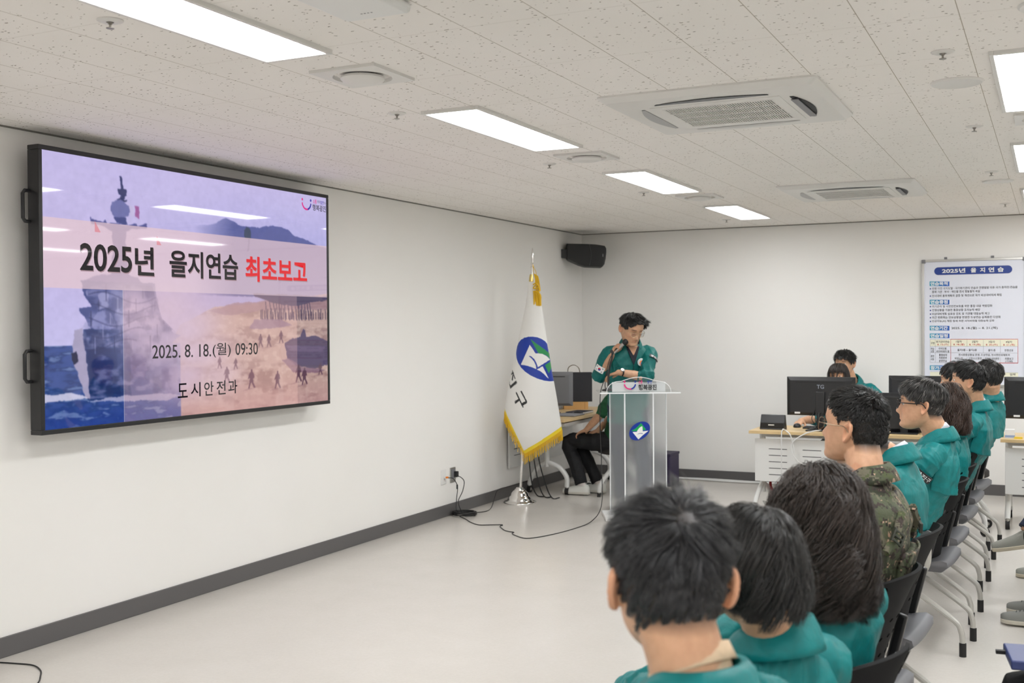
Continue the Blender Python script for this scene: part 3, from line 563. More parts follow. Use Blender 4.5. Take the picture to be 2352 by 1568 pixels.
# oval emblem sticker
b = MB(); EX, EZ = .004, .735; ek = .0386/1000*9.8
def ez(pts, k, d, th=.0006):
    P = [((x-820)/9.8*9.66/FPX, -(y-1282)/9.8*9.66/FPX) for x, y in pts]; b.prism(P, (EX, -.1358-d, EZ), (1, 0, 0), (0, 0, 1), th, k)
t_ = np.arange(40)*math.pi/20; ca, sa = math.cos(.62), math.sin(.62)
ez([(820+(245*math.cos(q)*ca-175*math.sin(q)*sa), 1282-(245*math.cos(q)*sa+175*math.sin(q)*ca)) for q in t_], 0, 0)
ez([(850, 1112), (962, 1258), (895, 1266), (870, 1180), (800, 1230), (760, 1282), (633, 1282), (720, 1240), (800, 1170)], 1, .0008)
ez([(868, 1180), (880, 1190), (886, 1290), (1008, 1278), (890, 1370), (793, 1462), (668, 1304), (760, 1300), (780, 1260), (820, 1210)], 2, .0012)
ez([(762, 1356), (800, 1335), (840, 1327), (886, 1332), (884, 1345), (840, 1338), (800, 1345)], 0, .0018)
b.build('emblem', (M['blue'], mat('emblem_green', srgb(0, 168, 80), .4), M['paper']), lc, smooth=False)
# gooseneck stand with clip on the shelf
ms = thing('microphone_stand', 'short black microphone stand with a clip at the left end of the lectern top', 'microphone stand', tuple(lo), math.atan2(F2[1], F2[0]))
b = MB(); b.lathe([(0, 0), (.055, 0), (.055, .012), (.02, .02), (.012, .03), (0, .03)], c=(-.235, .03, 1.057), n=24); b.build('base', M['black'], ms)
b = MB(); b.tube([(-.235, .03, 1.08), (-.235, .03, 1.18), (-.222, .03, 1.27), (-.205, .03, 1.33), (-.2, .04, 1.375)], [.009, .009, .009, .008, .008], 10, sub=4); b.build('neck', M['black'], ms)
b = MB(); b.box((-.205, .03, 1.385), (.022, .03, .03), [norm((.8, 0, .5)), (0, 1, 0), norm((-.5, 0, .8))]); b.build('clip', M['black'], ms, bevel=.003)
# ------------------------------------------------------------------ wall outlets and leads
o = thing('data_outlet', 'white wall plate with an orange network plug', 'outlet', (0, 8.155, .338)); MB().bx(0, .008, -.042, .042, -.062, .062).build('plate', M['white'], o, bevel=.003); MB().bx(.008, .022, .0, .03, -.012, .006).build('socket', M['white'], o)
MB().bx(.012, .04, .004, .026, -.01, .004).build('plug', mat('orange_plug', srgb(236, 130, 20), .4), o, bevel=.002)
o = thing('power_outlet', 'steel wall plate with a black plug, right of the white plate', 'outlet', (0, 8.315, .338)); MB().bx(0, .008, -.045, .045, -.064, .064).build('plate', M['steel'], o, bevel=.002)
b = MB(); b.bx(.008, .011, -.03, .03, -.03, .05); b.build('socket', M['greyplastic'], o); MB().bx(.008, .042, .008, .04, -.02, .03).build('plug', M['black'], o, bevel=.004)
def cord(name, label, pts, r=.0035, m='cable', cat='cable', sub=6, group=None):
    return tag(MB().tube(pts, r, 8, sub=sub).build(name, M[m]), label, cat, group)
o = cord('network_cable', 'black lead hanging from the orange plug to the coil', [(.04, 8.172, .332), (.07, 8.20, .325), (.09, 8.235, .27), (.085, 8.25, .22), (.075, 8.25, .14), (.08, 8.235, .06), (.10, 8.26, .02)])
MB().lathe([(0, -.02), (.007, -.018), (.007, .018), (0, .02)], c=(.088, 8.24, .25), n=10).build('ferrite', M['dark'], o)
cord('power_lead', 'black lead drooping from the black plug to the coil', [(.04, 8.335, .325), (.06, 8.35, .318), (.09, 8.36, .28), (.085, 8.34, .2), (.07, 8.29, .12), (.085, 8.30, .05), (.1, 8.32, .012)])
b = MB(); pts = [(.125+(.092+.01*math.sin(t*.63+i))*math.cos(t), 8.30+(.098+.012*math.cos(t*.41))*math.sin(t), .008+.004*(t/6.28)+.003*math.sin(t*1.7)) for i in [0] for t in np.linspace(0, 6.28*7, 240)]
b.tube(pts, .0048, 6); tag(b.build('cable_coil', M['cable']), 'black cable wound in a flat coil on the floor below the wall plates', 'cable')
FZ = .004
cord('microphone_cable', 'long thin black cable across the floor rising to the hand microphone', [(.13, 8.21, .006), (.229, 8.127, FZ), (.33, 8.02, FZ), (.452, 7.936, FZ), (.55, 7.98, FZ), (.626, 8.012, FZ), (.64, 7.94, FZ), (.741, 7.811, FZ), (.80, 7.77, FZ), (.85, 7.758, FZ), (.86, 7.71, FZ), (.914, 7.648, FZ), (1.049, 7.574, FZ), (1.149, 7.752, FZ), (1.222, 8.1, FZ), (1.25, 8.4, .02), (1.245, 8.62, .12), (1.20, 8.74, .42), (1.165, 8.80, .75), (1.16, 8.82, 1.0), (1.17, 8.85, 1.10), (1.20, 8.91, 1.22), (1.215, 8.955, 1.33), (1.232, 8.985, 1.385)], .0036)
cord('clip_cable', 'second black cable looping from the microphone stand clip down to the lectern shelf', [(1.245, 8.93, 1.37), (1.215, 8.91, 1.32), (1.19, 8.885, 1.2), (1.185, 8.87, 1.10), (1.21, 8.82, 1.06)], .0035)
cord('floor_cable', 'short black cable end on the floor at the lower left corner', [(.03, 3.70, FZ), (.15, 3.73, FZ), (.25, 3.745, FZ), (.345, 3.705, FZ), (.42, 3.64, FZ), (.50, 3.55, FZ), (.56, 3.40, FZ)])
cord('wall_cable', 'black cable running from the coil along the baseboard behind the flag stand', [(.14, 8.39, .01), (.20, 8.55, FZ), (.15, 8.75, FZ), (.08, 8.95, .05), (.04, 9.1, .104), (.03, 9.35, .104), (.03, 9.8, .1)])
b = MB()
for i in range(5): b.tube([(x, 11.19-.02*i+.012*math.sin(x*6+i*2), .012+.006*abs(math.sin(x*3+i))) for x in np.linspace(.9, 2.5, 30)], .006, 6)
tag(b.build('cable_bundle', M['cablew']), 'bundle of white cables lying along the far baseboard', 'cable')
# ------------------------------------------------------------------ notice board on the far wall
bd = thing('notice_board', 'white framed notice board of printed text, hung high on the far wall at right', 'notice board', (0, 0, 0))
X0, X1, B0, B1, YF = 3.498, 4.402, 1.012, 2.205, L-.03
b = MB(); w = .022
for q in ((X0, X1, B1-w, B1), (X0, X1, B0, B0+w)): b.bx(q[0]+.02, q[1]-.02, YF-.01, L, q[2], q[3])
for q in ((X0, X0+w, B0+.02, B1-.02), (X1-w, X1, B0+.02, B1-.02)): b.bx(q[0], q[1], YF-.01, L, q[2], q[3])
b.build('frame', M['steel'], bd, bevel=.003)
b = MB()
for x in (X0+.016, X1-.016):
    for z in (B0+.016, B1-.016): b.bx(x-.018, x+.018, YF-.013, L, z-.018, z+.018)
b.build('corner_cap', M['greyplastic'], bd, bevel=.005)
for x in (3.708, 4.115): 
    b = MB(); b.bx(x-.013, x+.013, L-.008, L, B1, B1+.022); b.bx(x-.005, x+.005, L-.012, L-.008, B1+.010, B1+.022); b.build('hanger', M['greyplastic'], bd)
MB().bx(X0+w, X1-w, YF, L-.002, B0+w, B1-w).build('sheet', mat('poster_white', srgb(226, 229, 240), .35), bd)
navy = mat('poster_navy', srgb(28, 60, 140), .4); teal = mat('poster_teal', srgb(60, 160, 190), .4); cblue = mat('poster_blue', srgb(44, 100, 190), .4); cream = mat('poster_cream', srgb(238, 236, 214), .4); rule = mat('poster_rule', srgb(150, 152, 158), .5)
# board drawing read from the photograph: crop pixels (zoomed 4.9x from column 2100, row 580)
def bp(x, y):
    u = (x/4.9008+2100-2118)/ (2352-2118); X = X0+u*(4.380-X0); t = (y/4.9+580); return X, 2.203-(t-598+u*(8.-5.9*(y-90)/880))/(885-598)*(2.203-1.012)
EXb, EZb = (1, 0, 0), (0, 0, 1)
def rect(mb, x0, y0, x1, y1, d=.001, k=0):
    a, t_ = bp(x0, y0); c = bp(x1, y1)[0]; q = bp(x0, y1)[1]; mb.add([(a, YF-d, q), (c, YF-d, q), (c, YF-d, t_), (a, YF-d, t_)], [(0, 1, 2, 3)], k)
def btx(mb, s_, x, y0, x1, h, k=0, off=.0, d=.002):
    a, t_ = bp(x, y0); c, q = bp(x1, y0+h); c2, q2 = bp(x, y0+h); text(mb, s_, (a, YF-d, q2), EXb, EZb, c-a, t_-q2, off, k)
b = MB(); (xa, za), (xb, zb) = bp(232, 210), bp(1108, 184); zm = (bp(232, 210)[1]+bp(1108, 184)[1])/2; r_ = .0365; P = []
for i in range(13): a = math.pi/2+i*math.pi/12; P.append((xa+r_+r_*math.cos(a), zm+r_*math.sin(a)))
for i in range(13): a = -math.pi/2+i*math.pi/12; P.append((xb-r_+r_*math.cos(a), zm+r_*math.sin(a)))
b.prism(P, (0, YF-.001, 0), EXb, EZb, .001); b.build('title_plate', navy, bd, smooth=False)
b = MB()
for s_, x, x1 in (('2025년', 322, 588), ('을', 648, 710), ('지', 752, 808), ('연', 846, 910), ('습', 948, 1014)):
    c0 = bp(x, 205)[0]; c1 = bp(x1, 205)[0]; text(b, s_, (c0, YF-.0035, zm-.021), EXb, EZb, c1-c0, .044, .03)
b.build('title_lettering', M['paper'], bd, smooth=False)
hd = [('연습목적', 325), ('연습중점', 530), ('연습기간', 822), ('연습일정', 908), ('참가기관', 1266)]
hbm = (teal, mat('poster_mid', srgb(54, 140, 190), .4), mat('poster_mid', srgb(48, 118, 190), .4), cblue)
for s_, y in hd:
    b = MB(); c_ = MB()
    for i in range(8): rect(b, 178+i*28.4, y, 178+(i+1)*28.4, y+52, .001, i//2)
    btx(c_, s_, 188, y+7, 386, 40, 0, .03); hb = b.build('heading_bar', hbm, bd, smooth=False); c_.build('heading_lettering', M['paper'], hb, smooth=False)
bu = MB()
for s_, y, x0, x1, dot in (('전쟁 이전 국지도발 · 국가위기관리 연습과 전쟁발발 이후 국가 총력전 연습을', 392, 206, 1165, 1), ('통해 기관 · 부서 · 개인별 전시 행동절차 숙달', 430, 206, 752, 0), ('전시대비 충무계획의 검증 및 개선으로 국가 비상대비태세 확립', 474, 206, 990, 1),
                           ('위기관리 및 시민안전보호를 위한 통합 대응 역량강화', 592, 206, 888, 1), ('전쟁상황을 가정한 통합상황 조치능력 배양', 634, 206, 752, 1), ('비상대비계획 실효성 검토 및 기관별 대응능력 제고', 676, 206, 858, 1), ('최근 변화하는 안보상황을 반영한 도상연습·실제훈련 다양화', 716, 206, 980, 1), ('인공지능(AI) 해킹 등에 의한 사이버위협 대응능력 강화', 758, 206, 910, 1), ('2025. 8. 18.(월) ~ 8. 21.(목)', 832, 428, 946, -1)):
    b = MB(); btx(b, s_, x0, y, x1, 27 if dot >= 0 else 32, 0, .004); b.build('text_line', M['ink'], bd, smooth=False)
    if dot == 1: rect(bu, 180, y+9, 194, y+22, .002)
bu.build('bullets', navy, bd, smooth=False)
b = MB(); rect(b, 182, 976, 1168, 1052, .0008); rect(b, 182, 1338, 1170, 1390, .0008); b.build('table_heads', cream, bd, smooth=False)
b = MB(); h = 2.2
for y in (976, 1052, 1124, 1232, 1338, 1390, 1420): rect(b, 182, y-h/2, 1168, y+h/2, .0012)
for x in (182, 242, 1168): rect(b, x-h/2, 976, x+h/2, 1232, .0012)
for x, y0, y1 in ((604, 976, 1052), (788, 976, 1124), (976, 976, 1124), (604, 1170, 1232), (788, 1170, 1232), (976, 1170, 1232)): rect(b, x-h/2, y0, x+h/2, y1, .0012)
for q in ((418, 972, 422, 1234), (1166, 972, 1170, 1234)): rect(b, *q, .0014, 1)
for q in ((418, 970, 1170, 975), (418, 1230, 1170, 1236)): rect(b, *q, .0014, 1)
b.build('table_rules', (rule, M['red']), bd, smooth=False)
b = MB()
for s_, x, y, x1, k in (('구분', 190, 1004, 236, 0), ('위기관리연습', 252, 988, 404, 0), ('8. 13.(수)', 266, 1020, 392, 1), ('1일차', 480, 984, 546, 0), ('8. 18.(월)', 450, 1018, 576, 1), ('2일차', 660, 984, 730, 0), ('8. 19.(화)', 630, 1018, 756, 1), ('3일차', 846, 984, 916, 0), ('8. 20.(수)', 816, 1018, 944, 1), ('4일차', 1036, 984, 1106, 0), ('8. 21.(목)', 1008, 1018, 1134, 1),
                         ('연습', 190, 1066, 228, 0), ('상황', 190, 1096, 228, 0), ('국지도발,', 278, 1064, 376, 0), ('사이버테러 등', 252, 1096, 404, 0), ('을지3종 ~ 을지2종', 496, 1078, 714, 0), ('을지1종', 842, 1078, 922, 0), ('전쟁선포', 1022, 1078, 1118, 0),
                         ('훈련', 190, 1150, 228, 0), ('내용', 190, 1184, 228, 0), ('통합방위', 284, 1136, 376, 0), ('지원본부', 284, 1168, 376, 0), ('운영연습', 284, 1202, 376, 0), ('전시종합상황실 운영, 도상연습, 전시현안과제토의', 508, 1132, 1078, 0), ('비상소집', 466, 1172, 556, 0), ('기관소산훈련', 622, 1172, 768, 0), ('민방공 대피훈련', 806, 1172, 962, 0), ('최종보고', 1026, 1172, 1118, 0), ('(06:00)', 440, 1204, 520, 0), ('(14:00)', 838, 1204, 926, 0), ('(15:00)', 1030, 1204, 1110, 0), ('기관', 880, 1346, 1040, 0), ('업체', 1080, 1346, 1140, 0), ('4', 976, 1394, 990, 0)):
    btx(b, s_, x, y, x1, 26, k, .006)
b.build('table_lettering', (M['ink'], M['red']), bd, smooth=False)
# ------------------------------------------------------------------ desks
def desk(name, label, x0, x1, y0, y1, z, front, group='folding desks with wooden tops', ax='x', casters=True, slots=True):
    """front: side (+1/-1 along y, or x) that carries the modesty panel; ax: direction of the long side"""
    t = thing(name, label, 'desk', ((x0+x1)/2, (y0+y1)/2, 0), 0, group); lx, ly = (x1-x0), (y1-y0)
    MB().bx(-lx/2, lx/2, -ly/2, ly/2, z-.026, z).build('tabletop', M['wood'], t, bevel=.002)
    lm = M['metalwhite']
    if ax == 'x':
        yp = front*(ly/2-.10)
        p = MB(); p.bx(-lx/2+.03, lx/2-.03, yp-.006, yp+.006, .26, z-.075); p.build('modesty_panel', M['metalwhite'], t, bevel=.003)
        s_ = MB(); xx = -lx/2+.15
        while xx < lx/2-.2:
            for i in range(5): s_.bx(xx, xx+.155, yp-.0068, yp+.0068, .54-i*.055-.003, .54-i*.055+.003)
            xx += .285
        if slots: s_.build('slots', M['ventdark'], t)
        b = MB(); b.bx(-lx/2+.05, lx/2-.05, -.03, .03, z-.075, z-.035); b.build('beam', lm, t)
        for sx in (-1, 1):
            xq = sx*(lx/2-.05); g = MB(); g.tube([(xq, .0, z-.05), (xq, .0, .62), (xq, .0, .14)], .026, 12)
            g.tube([(xq, 0, .22), (xq, front*.10, .19), (xq, front*.24, .12), (xq, front*.29, .075)], .021, 12, sub=4); g.tube([(xq, 0, .22), (xq, -front*.10, .19), (xq, -front*.24, .12), (xq, -front*.29, .075)], .021, 12, sub=4)
            lg = g.build('leg', lm, t)
            for sy in (-1, 1): caster((xq, sy*.29, 0), lg)
    else:
        for sy in (-1, 1):
            yq = sy*(ly/2-.42) if sy < 0 else sy*(ly/2-.10); g = MB(); g.tube([(-.06, yq, z-.05), (-.06, yq, .26)], .026, 12)
            g.tube([(-.06, yq, .30), (.06, yq, .26), (.14, yq, .17), (.145, yq, .075)], .024, 12, sub=5); g.tube([(-.06, yq, .30), (-.16, yq, .24), (-.24, yq, .12), (-.25, yq, .075)], .021, 12, sub=4)
            lg = g.build('leg', lm, t); caster((.145, yq, 0), lg); caster((-.25, yq, 0), lg)
        MB().bx(-.30, -.288, -ly/2+.06, ly/2-.06, .27, z-.09).build('modesty_panel', M['metalwhite'], t)
        b = MB()
        for i in range(4): b.bx(-.2885, -.2865, -ly/2+.16, -ly/2+.42, .56-i*.06, .566-i*.06)
        b.build('slots', M['ventdark'], t)
        MB().bx(.04, .25, -ly/2+.12, ly/2-.1, z-.075, z-.045).build('beam', lm, t)
    return t
def caster(p, par):
    b = MB(); x, y, _ = p
    b.tube([(x-.016, y, .034), (x+.016, y, .034)], .033, 18); b.build('caster', M['dark'], par)
    b = MB(); b.tube([(x, y, .04), (x, y, .085)], .014, 10); b.tube([(x-.0175, y, .034), (x+.0175, y, .034)], .014, 12); b.build('caster_hub', M['steel'], par)
TZ = .70
desk('desk', 'wooden topped white desk in front of the couple at the screen marked TG', 2.28, 3.88, 9.42, 10.02, TZ, -1)
desk('desk', 'wooden topped white desk cut off by the right edge of the photo', 4.25, 5.85, 9.42, 10.02, TZ, -1)
desk('desk', 'desk along the left wall, half hidden behind the flag', .02, .62, 9.30, 10.95, .75, 1, ax='y')
def monitor(name, label, loc, w, h, z0, rz=0, lettering=None, col='black', stand=True, group='computer screens seen from behind'):
    """screen seen from its back: the local -y side is the back"""
    t = thing(name, label, 'computer screen', loc, rz, group)
    b = MB(); b.rings([[(-w/2, .0, z0), (w/2, .0, z0), (w/2, .0, z0+h), (-w/2, .0, z0+h)], [(-w/2, -.02, z0), (w/2, -.02, z0), (w/2, -.02, z0+h), (-w/2, -.02, z0+h)], [(-w/2+.03, -.04, z0+.025), (w/2-.03, -.04, z0+.025), (w/2-.03, -.04, z0+h-.03), (-w/2+.03, -.04, z0+h-.03)]]); b.build('housing', M[col], t, bevel=.003, smooth=False)
    MB().bx(-w/2+.006, w/2-.006, .0, .003, z0+.006, z0+h-.006).build('screen', emit('screen_glow', (.55, .65, .8, 1), .25), t)
    b = MB(); b.bx(-w*.36, w*.36, -.0415, -.039, z0+h-.05, z0+h-.043); b.build('vent_slot', M['dark'], t)
    if stand:
        b = MB(); b.bx(-.036, .036, -.062, -.038, z0-.0+.02, z0+h*.62); b.bx(-.03, .03, -.06, -.044, .0, z0+.03); b.build('stand', M['black'], t, bevel=.004)
        b = MB(); b.bx(-.11, .11, -.13, .09, 0, .010); b.build('foot', M['black'], t, bevel=.003)
    b = MB(); b.bx(-w*.38, -w*.30, -.0415, -.039, z0+.015, z0+.03); b.build('label_sticker', M['paper'], t)
    if lettering: b = MB(); text(b, lettering, (.0, -.0405, z0+h-.10), (1, 0, 0), (0, 0, 1), None, .034, .015, 0, 'c'); b.build('lettering', mat('badge_grey', srgb(150, 156, 168), .4), t, smooth=False)
    return t
monitor('computer_screen', 'black computer screen lettered TG, hiding the lower faces of two people', (2.845, 9.66, TZ), .57, .33, .125, 0, 'TG')
b = MB()
for i in range(5): b.tube([(2.80+.02*i, 9.62, TZ+.18), (2.78+.03*i, 9.58-.01*i, TZ+.10), (2.82+.02*i, 9.57, TZ+.03), (2.74+.04*i, 9.60, TZ+.008)], .0035, 6, sub=5)
tag(b.build('cable_tangle', M['cable']), 'tangle of black leads under the screen marked TG', 'cable')
monitor('computer_screen', 'black computer screen seen between the soldier and the grey-haired man', (3.52, 9.66, TZ), .56, .32, -.02+.03, 0, None)
monitor('computer_screen', 'large black computer screen cut off by the right edge of the photo', (4.555, 9.66, TZ), .57, .33, .145, 0, None)
monitor('computer_screen', 'black computer screen whose upper corner shows left of the grey-haired man', (3.62, 9.86, TZ), .5, .30, .165, 0, None)
t = thing('desk_phone', 'low black desk phone console with tilted display, at the left end of the desk', 'phone', (2.44, 9.62, TZ))
b = MB(); b.prism([(-.07, 0), (.07, 0), (.02, .12), (.005, .125), (-.012, .12)][::-1] if 0 else [(-.06, 0), (.06, 0), (.0, .125), (-.014, .125)], (-.10, 0, 0), (0, -1, 0), (0, 0, 1), -.21); b.build('console', M['black'], t, bevel=.006)
b = MB(); b.box((.005, -.036, .035), (.2, .04, .05)); b.build('stand', M['dark'], t, bevel=.004); MB().box((.0, -.0566, .04), (.05, .003, .008)).build('label_sticker', M['paper'], t)
t = thing('keyboard', 'black keyboard under the screen marked TG', 'keyboard', (2.86, 9.80, TZ)); MB().bx(-.19, .19, -.06, .06, .0, .014).build('body', M['black'], t, bevel=.004)
b = MB()
for i in range(15):
    for j in range(4): b.bx(-.18+i*.0245, -.16+i*.0245, -.052+j*.026, -.03+j*.026, .014, .018)
b.build('keys', M['dark'], t)
def mouse(label, loc, rz=0):
    t = thing('computer_mouse', label, 'mouse', loc, rz); b = MB(); R = []
    for z, k in ((0, 1.), (.012, 1.02), (.024, .88), (.033, .55), (.036, .1)): R.append([(.032*k*math.cos(a), .055*k*math.sin(a), z) for a in np.arange(16)*math.pi/8])
    b.rings(R); b.build('shell', M['black'], t, ang=60); MB().bx(-.003, .003, .02, .035, .03, .035).build('wheel', M['greyplastic'], t); return t
mouse('black mouse under the hand beside the desk phone', (2.60, 9.86, TZ))
cord('phone_cable', 'white cable hanging straight down the front of the desk from the phone', [(2.545, 9.58, TZ+.01), (2.56, 9.44, TZ+.005), (2.562, 9.405, TZ-.02), (2.562, 9.40, .5), (2.562, 9.40, .25)], .005, 'cablew')
cord('loop_cable', 'white cable looping from the desk phone across the desk panel', [(2.54, 9.56, TZ+.008), (2.60, 9.42, TZ+.006), (2.64, 9.395, TZ-.03), (2.66, 9.40, .58), (2.68, 9.40, .47), (2.74, 9.40, .36), (2.86, 9.40, .28)], .005, 'cablew')
cord('swag_cable', 'white cable swagging from under the screen marked TG and down the desk panel', [(2.86, 9.55, TZ+.01), (2.80, 9.43, TZ+.006), (2.74, 9.395, TZ-.02), (2.66, 9.39, .62), (2.645, 9.39, .55), (2.70, 9.39, .46), (2.80, 9.39, .40), (2.88, 9.39, .30)], .005, 'cablew')
b = MB()
for i in range(4): b.tube([(2.33, 9.78-.02*i, .02+.012*i), (2.40, 9.72-.02*i, .03+.012*i), (2.55, 9.70, .028+.01*i), (2.7, 9.72+.02*i, .02)], .006, 6, sub=4)
tag(b.build('cable_heap', M['cablew']), 'white cables piled on the floor under the left desk leg', 'cable')
t = thing('folded_bag', 'dark red folded cloth bag hanging under the left end of the desk', 'bag', (2.50, 9.86, 0)); b = MB()
b.rings([[(-.07*s_, -.05, z), (.09*s_, -.05, z), (.10*s_, .05, z), (-.06*s_, .06, z)] for z, s_ in ((.02, 1.), (.12, 1.1), (.24, .9), (.33, .5))]); b.build('bag', mat('dark_red_cloth', srgb(150, 24, 30), .7), t, ang=60)
MB().tube([(-.12, -.02, .30), (-.13, -.03, .2), (-.11, -.02, .12), (-.13, -.02, .04)], [.008, .012, .01, .014], 6, sub=4).build('strap', mat('dark_red_strap', srgb(140, 22, 28), .7), t)
t = thing('tissue_box', 'small white and blue box on the desk at the right edge', 'box', (4.315, 9.52, TZ)); MB().bx(-.035, .035, -.03, .03, 0, .07).build('carton', M['paper'], t, bevel=.002); MB().bx(-.0355, .0355, -.0305, .0305, .008, .026).build('band', mat('pale_blue', srgb(150, 170, 210), .5), t)
t = thing('sticky_notes', 'small yellow note pad on the desk at the right edge', 'note pad', (4.375, 9.50, TZ)); MB().bx(-.03, .03, -.02, .02, 0, .014).build('pad', mat('yellow', srgb(236, 206, 60), .5), t)
cord('desk_lead', 'thin grey lead behind the tissue box at the right edge', [(4.30, 9.9, TZ+.18), (4.35, 9.88, TZ+.20), (4.42, 9.86, TZ+.195), (4.5, 9.85, TZ+.2)], .004, 'cable')
# things on the wall desk
t = thing('water_bottle', 'clear plastic water bottle with a blue cap and label on the wall desk', 'bottle', (.07, 10.43, .75)); wat = clearm('clear_plastic', (.93, .95, .97, 1), .25)
MB().lathe([(0, 0), (.028, 0), (.032, .006), (.031, .06), (.032, .08), (.032, .13), (.03, .15), (.016, .185), (.013, .195), (.013, .20), (0, .20)], n=24).build('body', wat, t, ang=60)
MB().lathe([(.0325, .085), (.0328, .086), (.0328, .126), (.0325, .127)], n=24).build('label_band', mat('bottle_label', srgb(60, 70, 160), .4), t); MB().lathe([(0, .198), (.0155, .198), (.0155, .218), (0, .219)], n=20).build('cap', M['blue'], t)
t = thing('paper_bag', 'black paper shopping bag with twine handles on the wall desk', 'bag', (.16, 10.62, .92-.095))
b = MB(); b.box((.02, 0, .15), (.34, .10, .30), [norm(F2), norm(B2), zz]); b.build('bag', mat('black_card', srgb(42, 43, 48), .7), t, bevel=.003)
b = MB()
for d in (-.03, .03): b.tube([F2*-.06+B2*d+zz*.29, F2*-.05+B2*d+zz*.35, F2*.0+B2*d+zz*.375, F2*.05+B2*d+zz*.35, F2*.07+B2*d+zz*.29], .003, 6, sub=5)
b.build('handles', mat('twine', srgb(120, 108, 92), .8), t)
t = thing('cardboard_carton', 'tan cardboard carton under the black paper bag', 'box', (.19, 10.60, .75)); b = MB(); b.box((0, 0, .037), (.25, .16, .074), [norm(F2), norm(B2), zz]); b.build('carton', mat('kraft_card', srgb(206, 160, 100), .7), t, bevel=.002)
b = MB(); b.box(F2*.09+B2*.0803+zz*.037, (.004, .001, .074), [norm(F2), norm(B2), zz]); b.build('tape_line', mat('kraft_dark', srgb(170, 124, 70), .7), t)
t = thing('mouse_mat', 'grey cloth mat on the front of the wall desk', 'mat', (.47, 9.76, .75)); b = MB(); b.box((0, 0, .008), (.22, .26, .016)); b.build('mat', mat('grey_felt', srgb(140, 140, 144), .8, bump=(300, .4, .002)), t, bevel=.006)
t = thing('notebook', 'black notebook lying on the wall desk beside the mouse', 'notebook', (.44, 10.10, .75)); MB().bx(-.09, .09, -.14, .14, 0, .018).build('cover', mat('navy_cover', srgb(34, 38, 58), .5), t, bevel=.003); MB().bx(-.086, .0915, -.136, .136, .003, .015).build('pages', M['paper'], t)
mouse('black mouse on the wall desk next to the notebook', (.50, 9.90, .75), 1.2)
t = thing('folded_cable', 'black adaptor lead lying on the wall desk under the screen', 'cable', (.24, 9.50, .75)); MB().tube([(0, 0, .016), (.04, .03, .016), (.08, .08, .016), (.03, .10, .016), (.06, .13, .016)], .014, 8, sub=4).build('lead', M['cable'], t)
monitor('computer_screen', 'grey computer screen half hidden behind the flag, on the wall desk', (.19, 9.90, .75), .50, .33, .08, math.atan2(F2[1], F2[0])-.25, None, 'greyplastic')
b = MB()
for i in range(3): b.tube([(.10+.04*i, 9.62+.08*i, .7), (.12+.05*i, 9.6, .4), (.16+.07*i, 9.58, .12), (.24+.1*i, 9.52-.05*i, .012), (.34+.08*i, 9.46, .012)], .006, 6, sub=5)
tag(b.build('desk_cables', M['cable']), 'black cables trailing to the floor under the wall desk', 'cable')
b = MB(); b.tube([(.45+.10*math.cos(a*1.)+.03*math.sin(3*a), 10.3+.14*math.sin(a), .012+.04*abs(math.sin(a*1.5))) for a in np.linspace(0, 12, 60)], .006, 6)
tag(b.build('cable_knot', M['cable']), 'knotted black cables on the floor behind the white sneakers', 'cable')
t = thing('power_strip', 'white power strip on the floor behind the white sneakers', 'power strip', (.42, 10.36, 0)); MB().bx(-.14, .14, -.03, .03, 0, .04).build('body', M['white'], t, bevel=.006)
t = thing('storage_crate', 'dark purple box on the floor behind the seated helper', 'box', (.98, 10.75, 0)); MB().bx(-.22, .22, -.15, .15, 0, .32).build('crate', mat('dark_purple', srgb(44, 34, 66), .6), t, bevel=.01); MB().bx(-.225, .225, -.155, .155, .30, .325).build('rim', mat('dark_purple_rim', srgb(40, 31, 60), .6), t, bevel=.004)
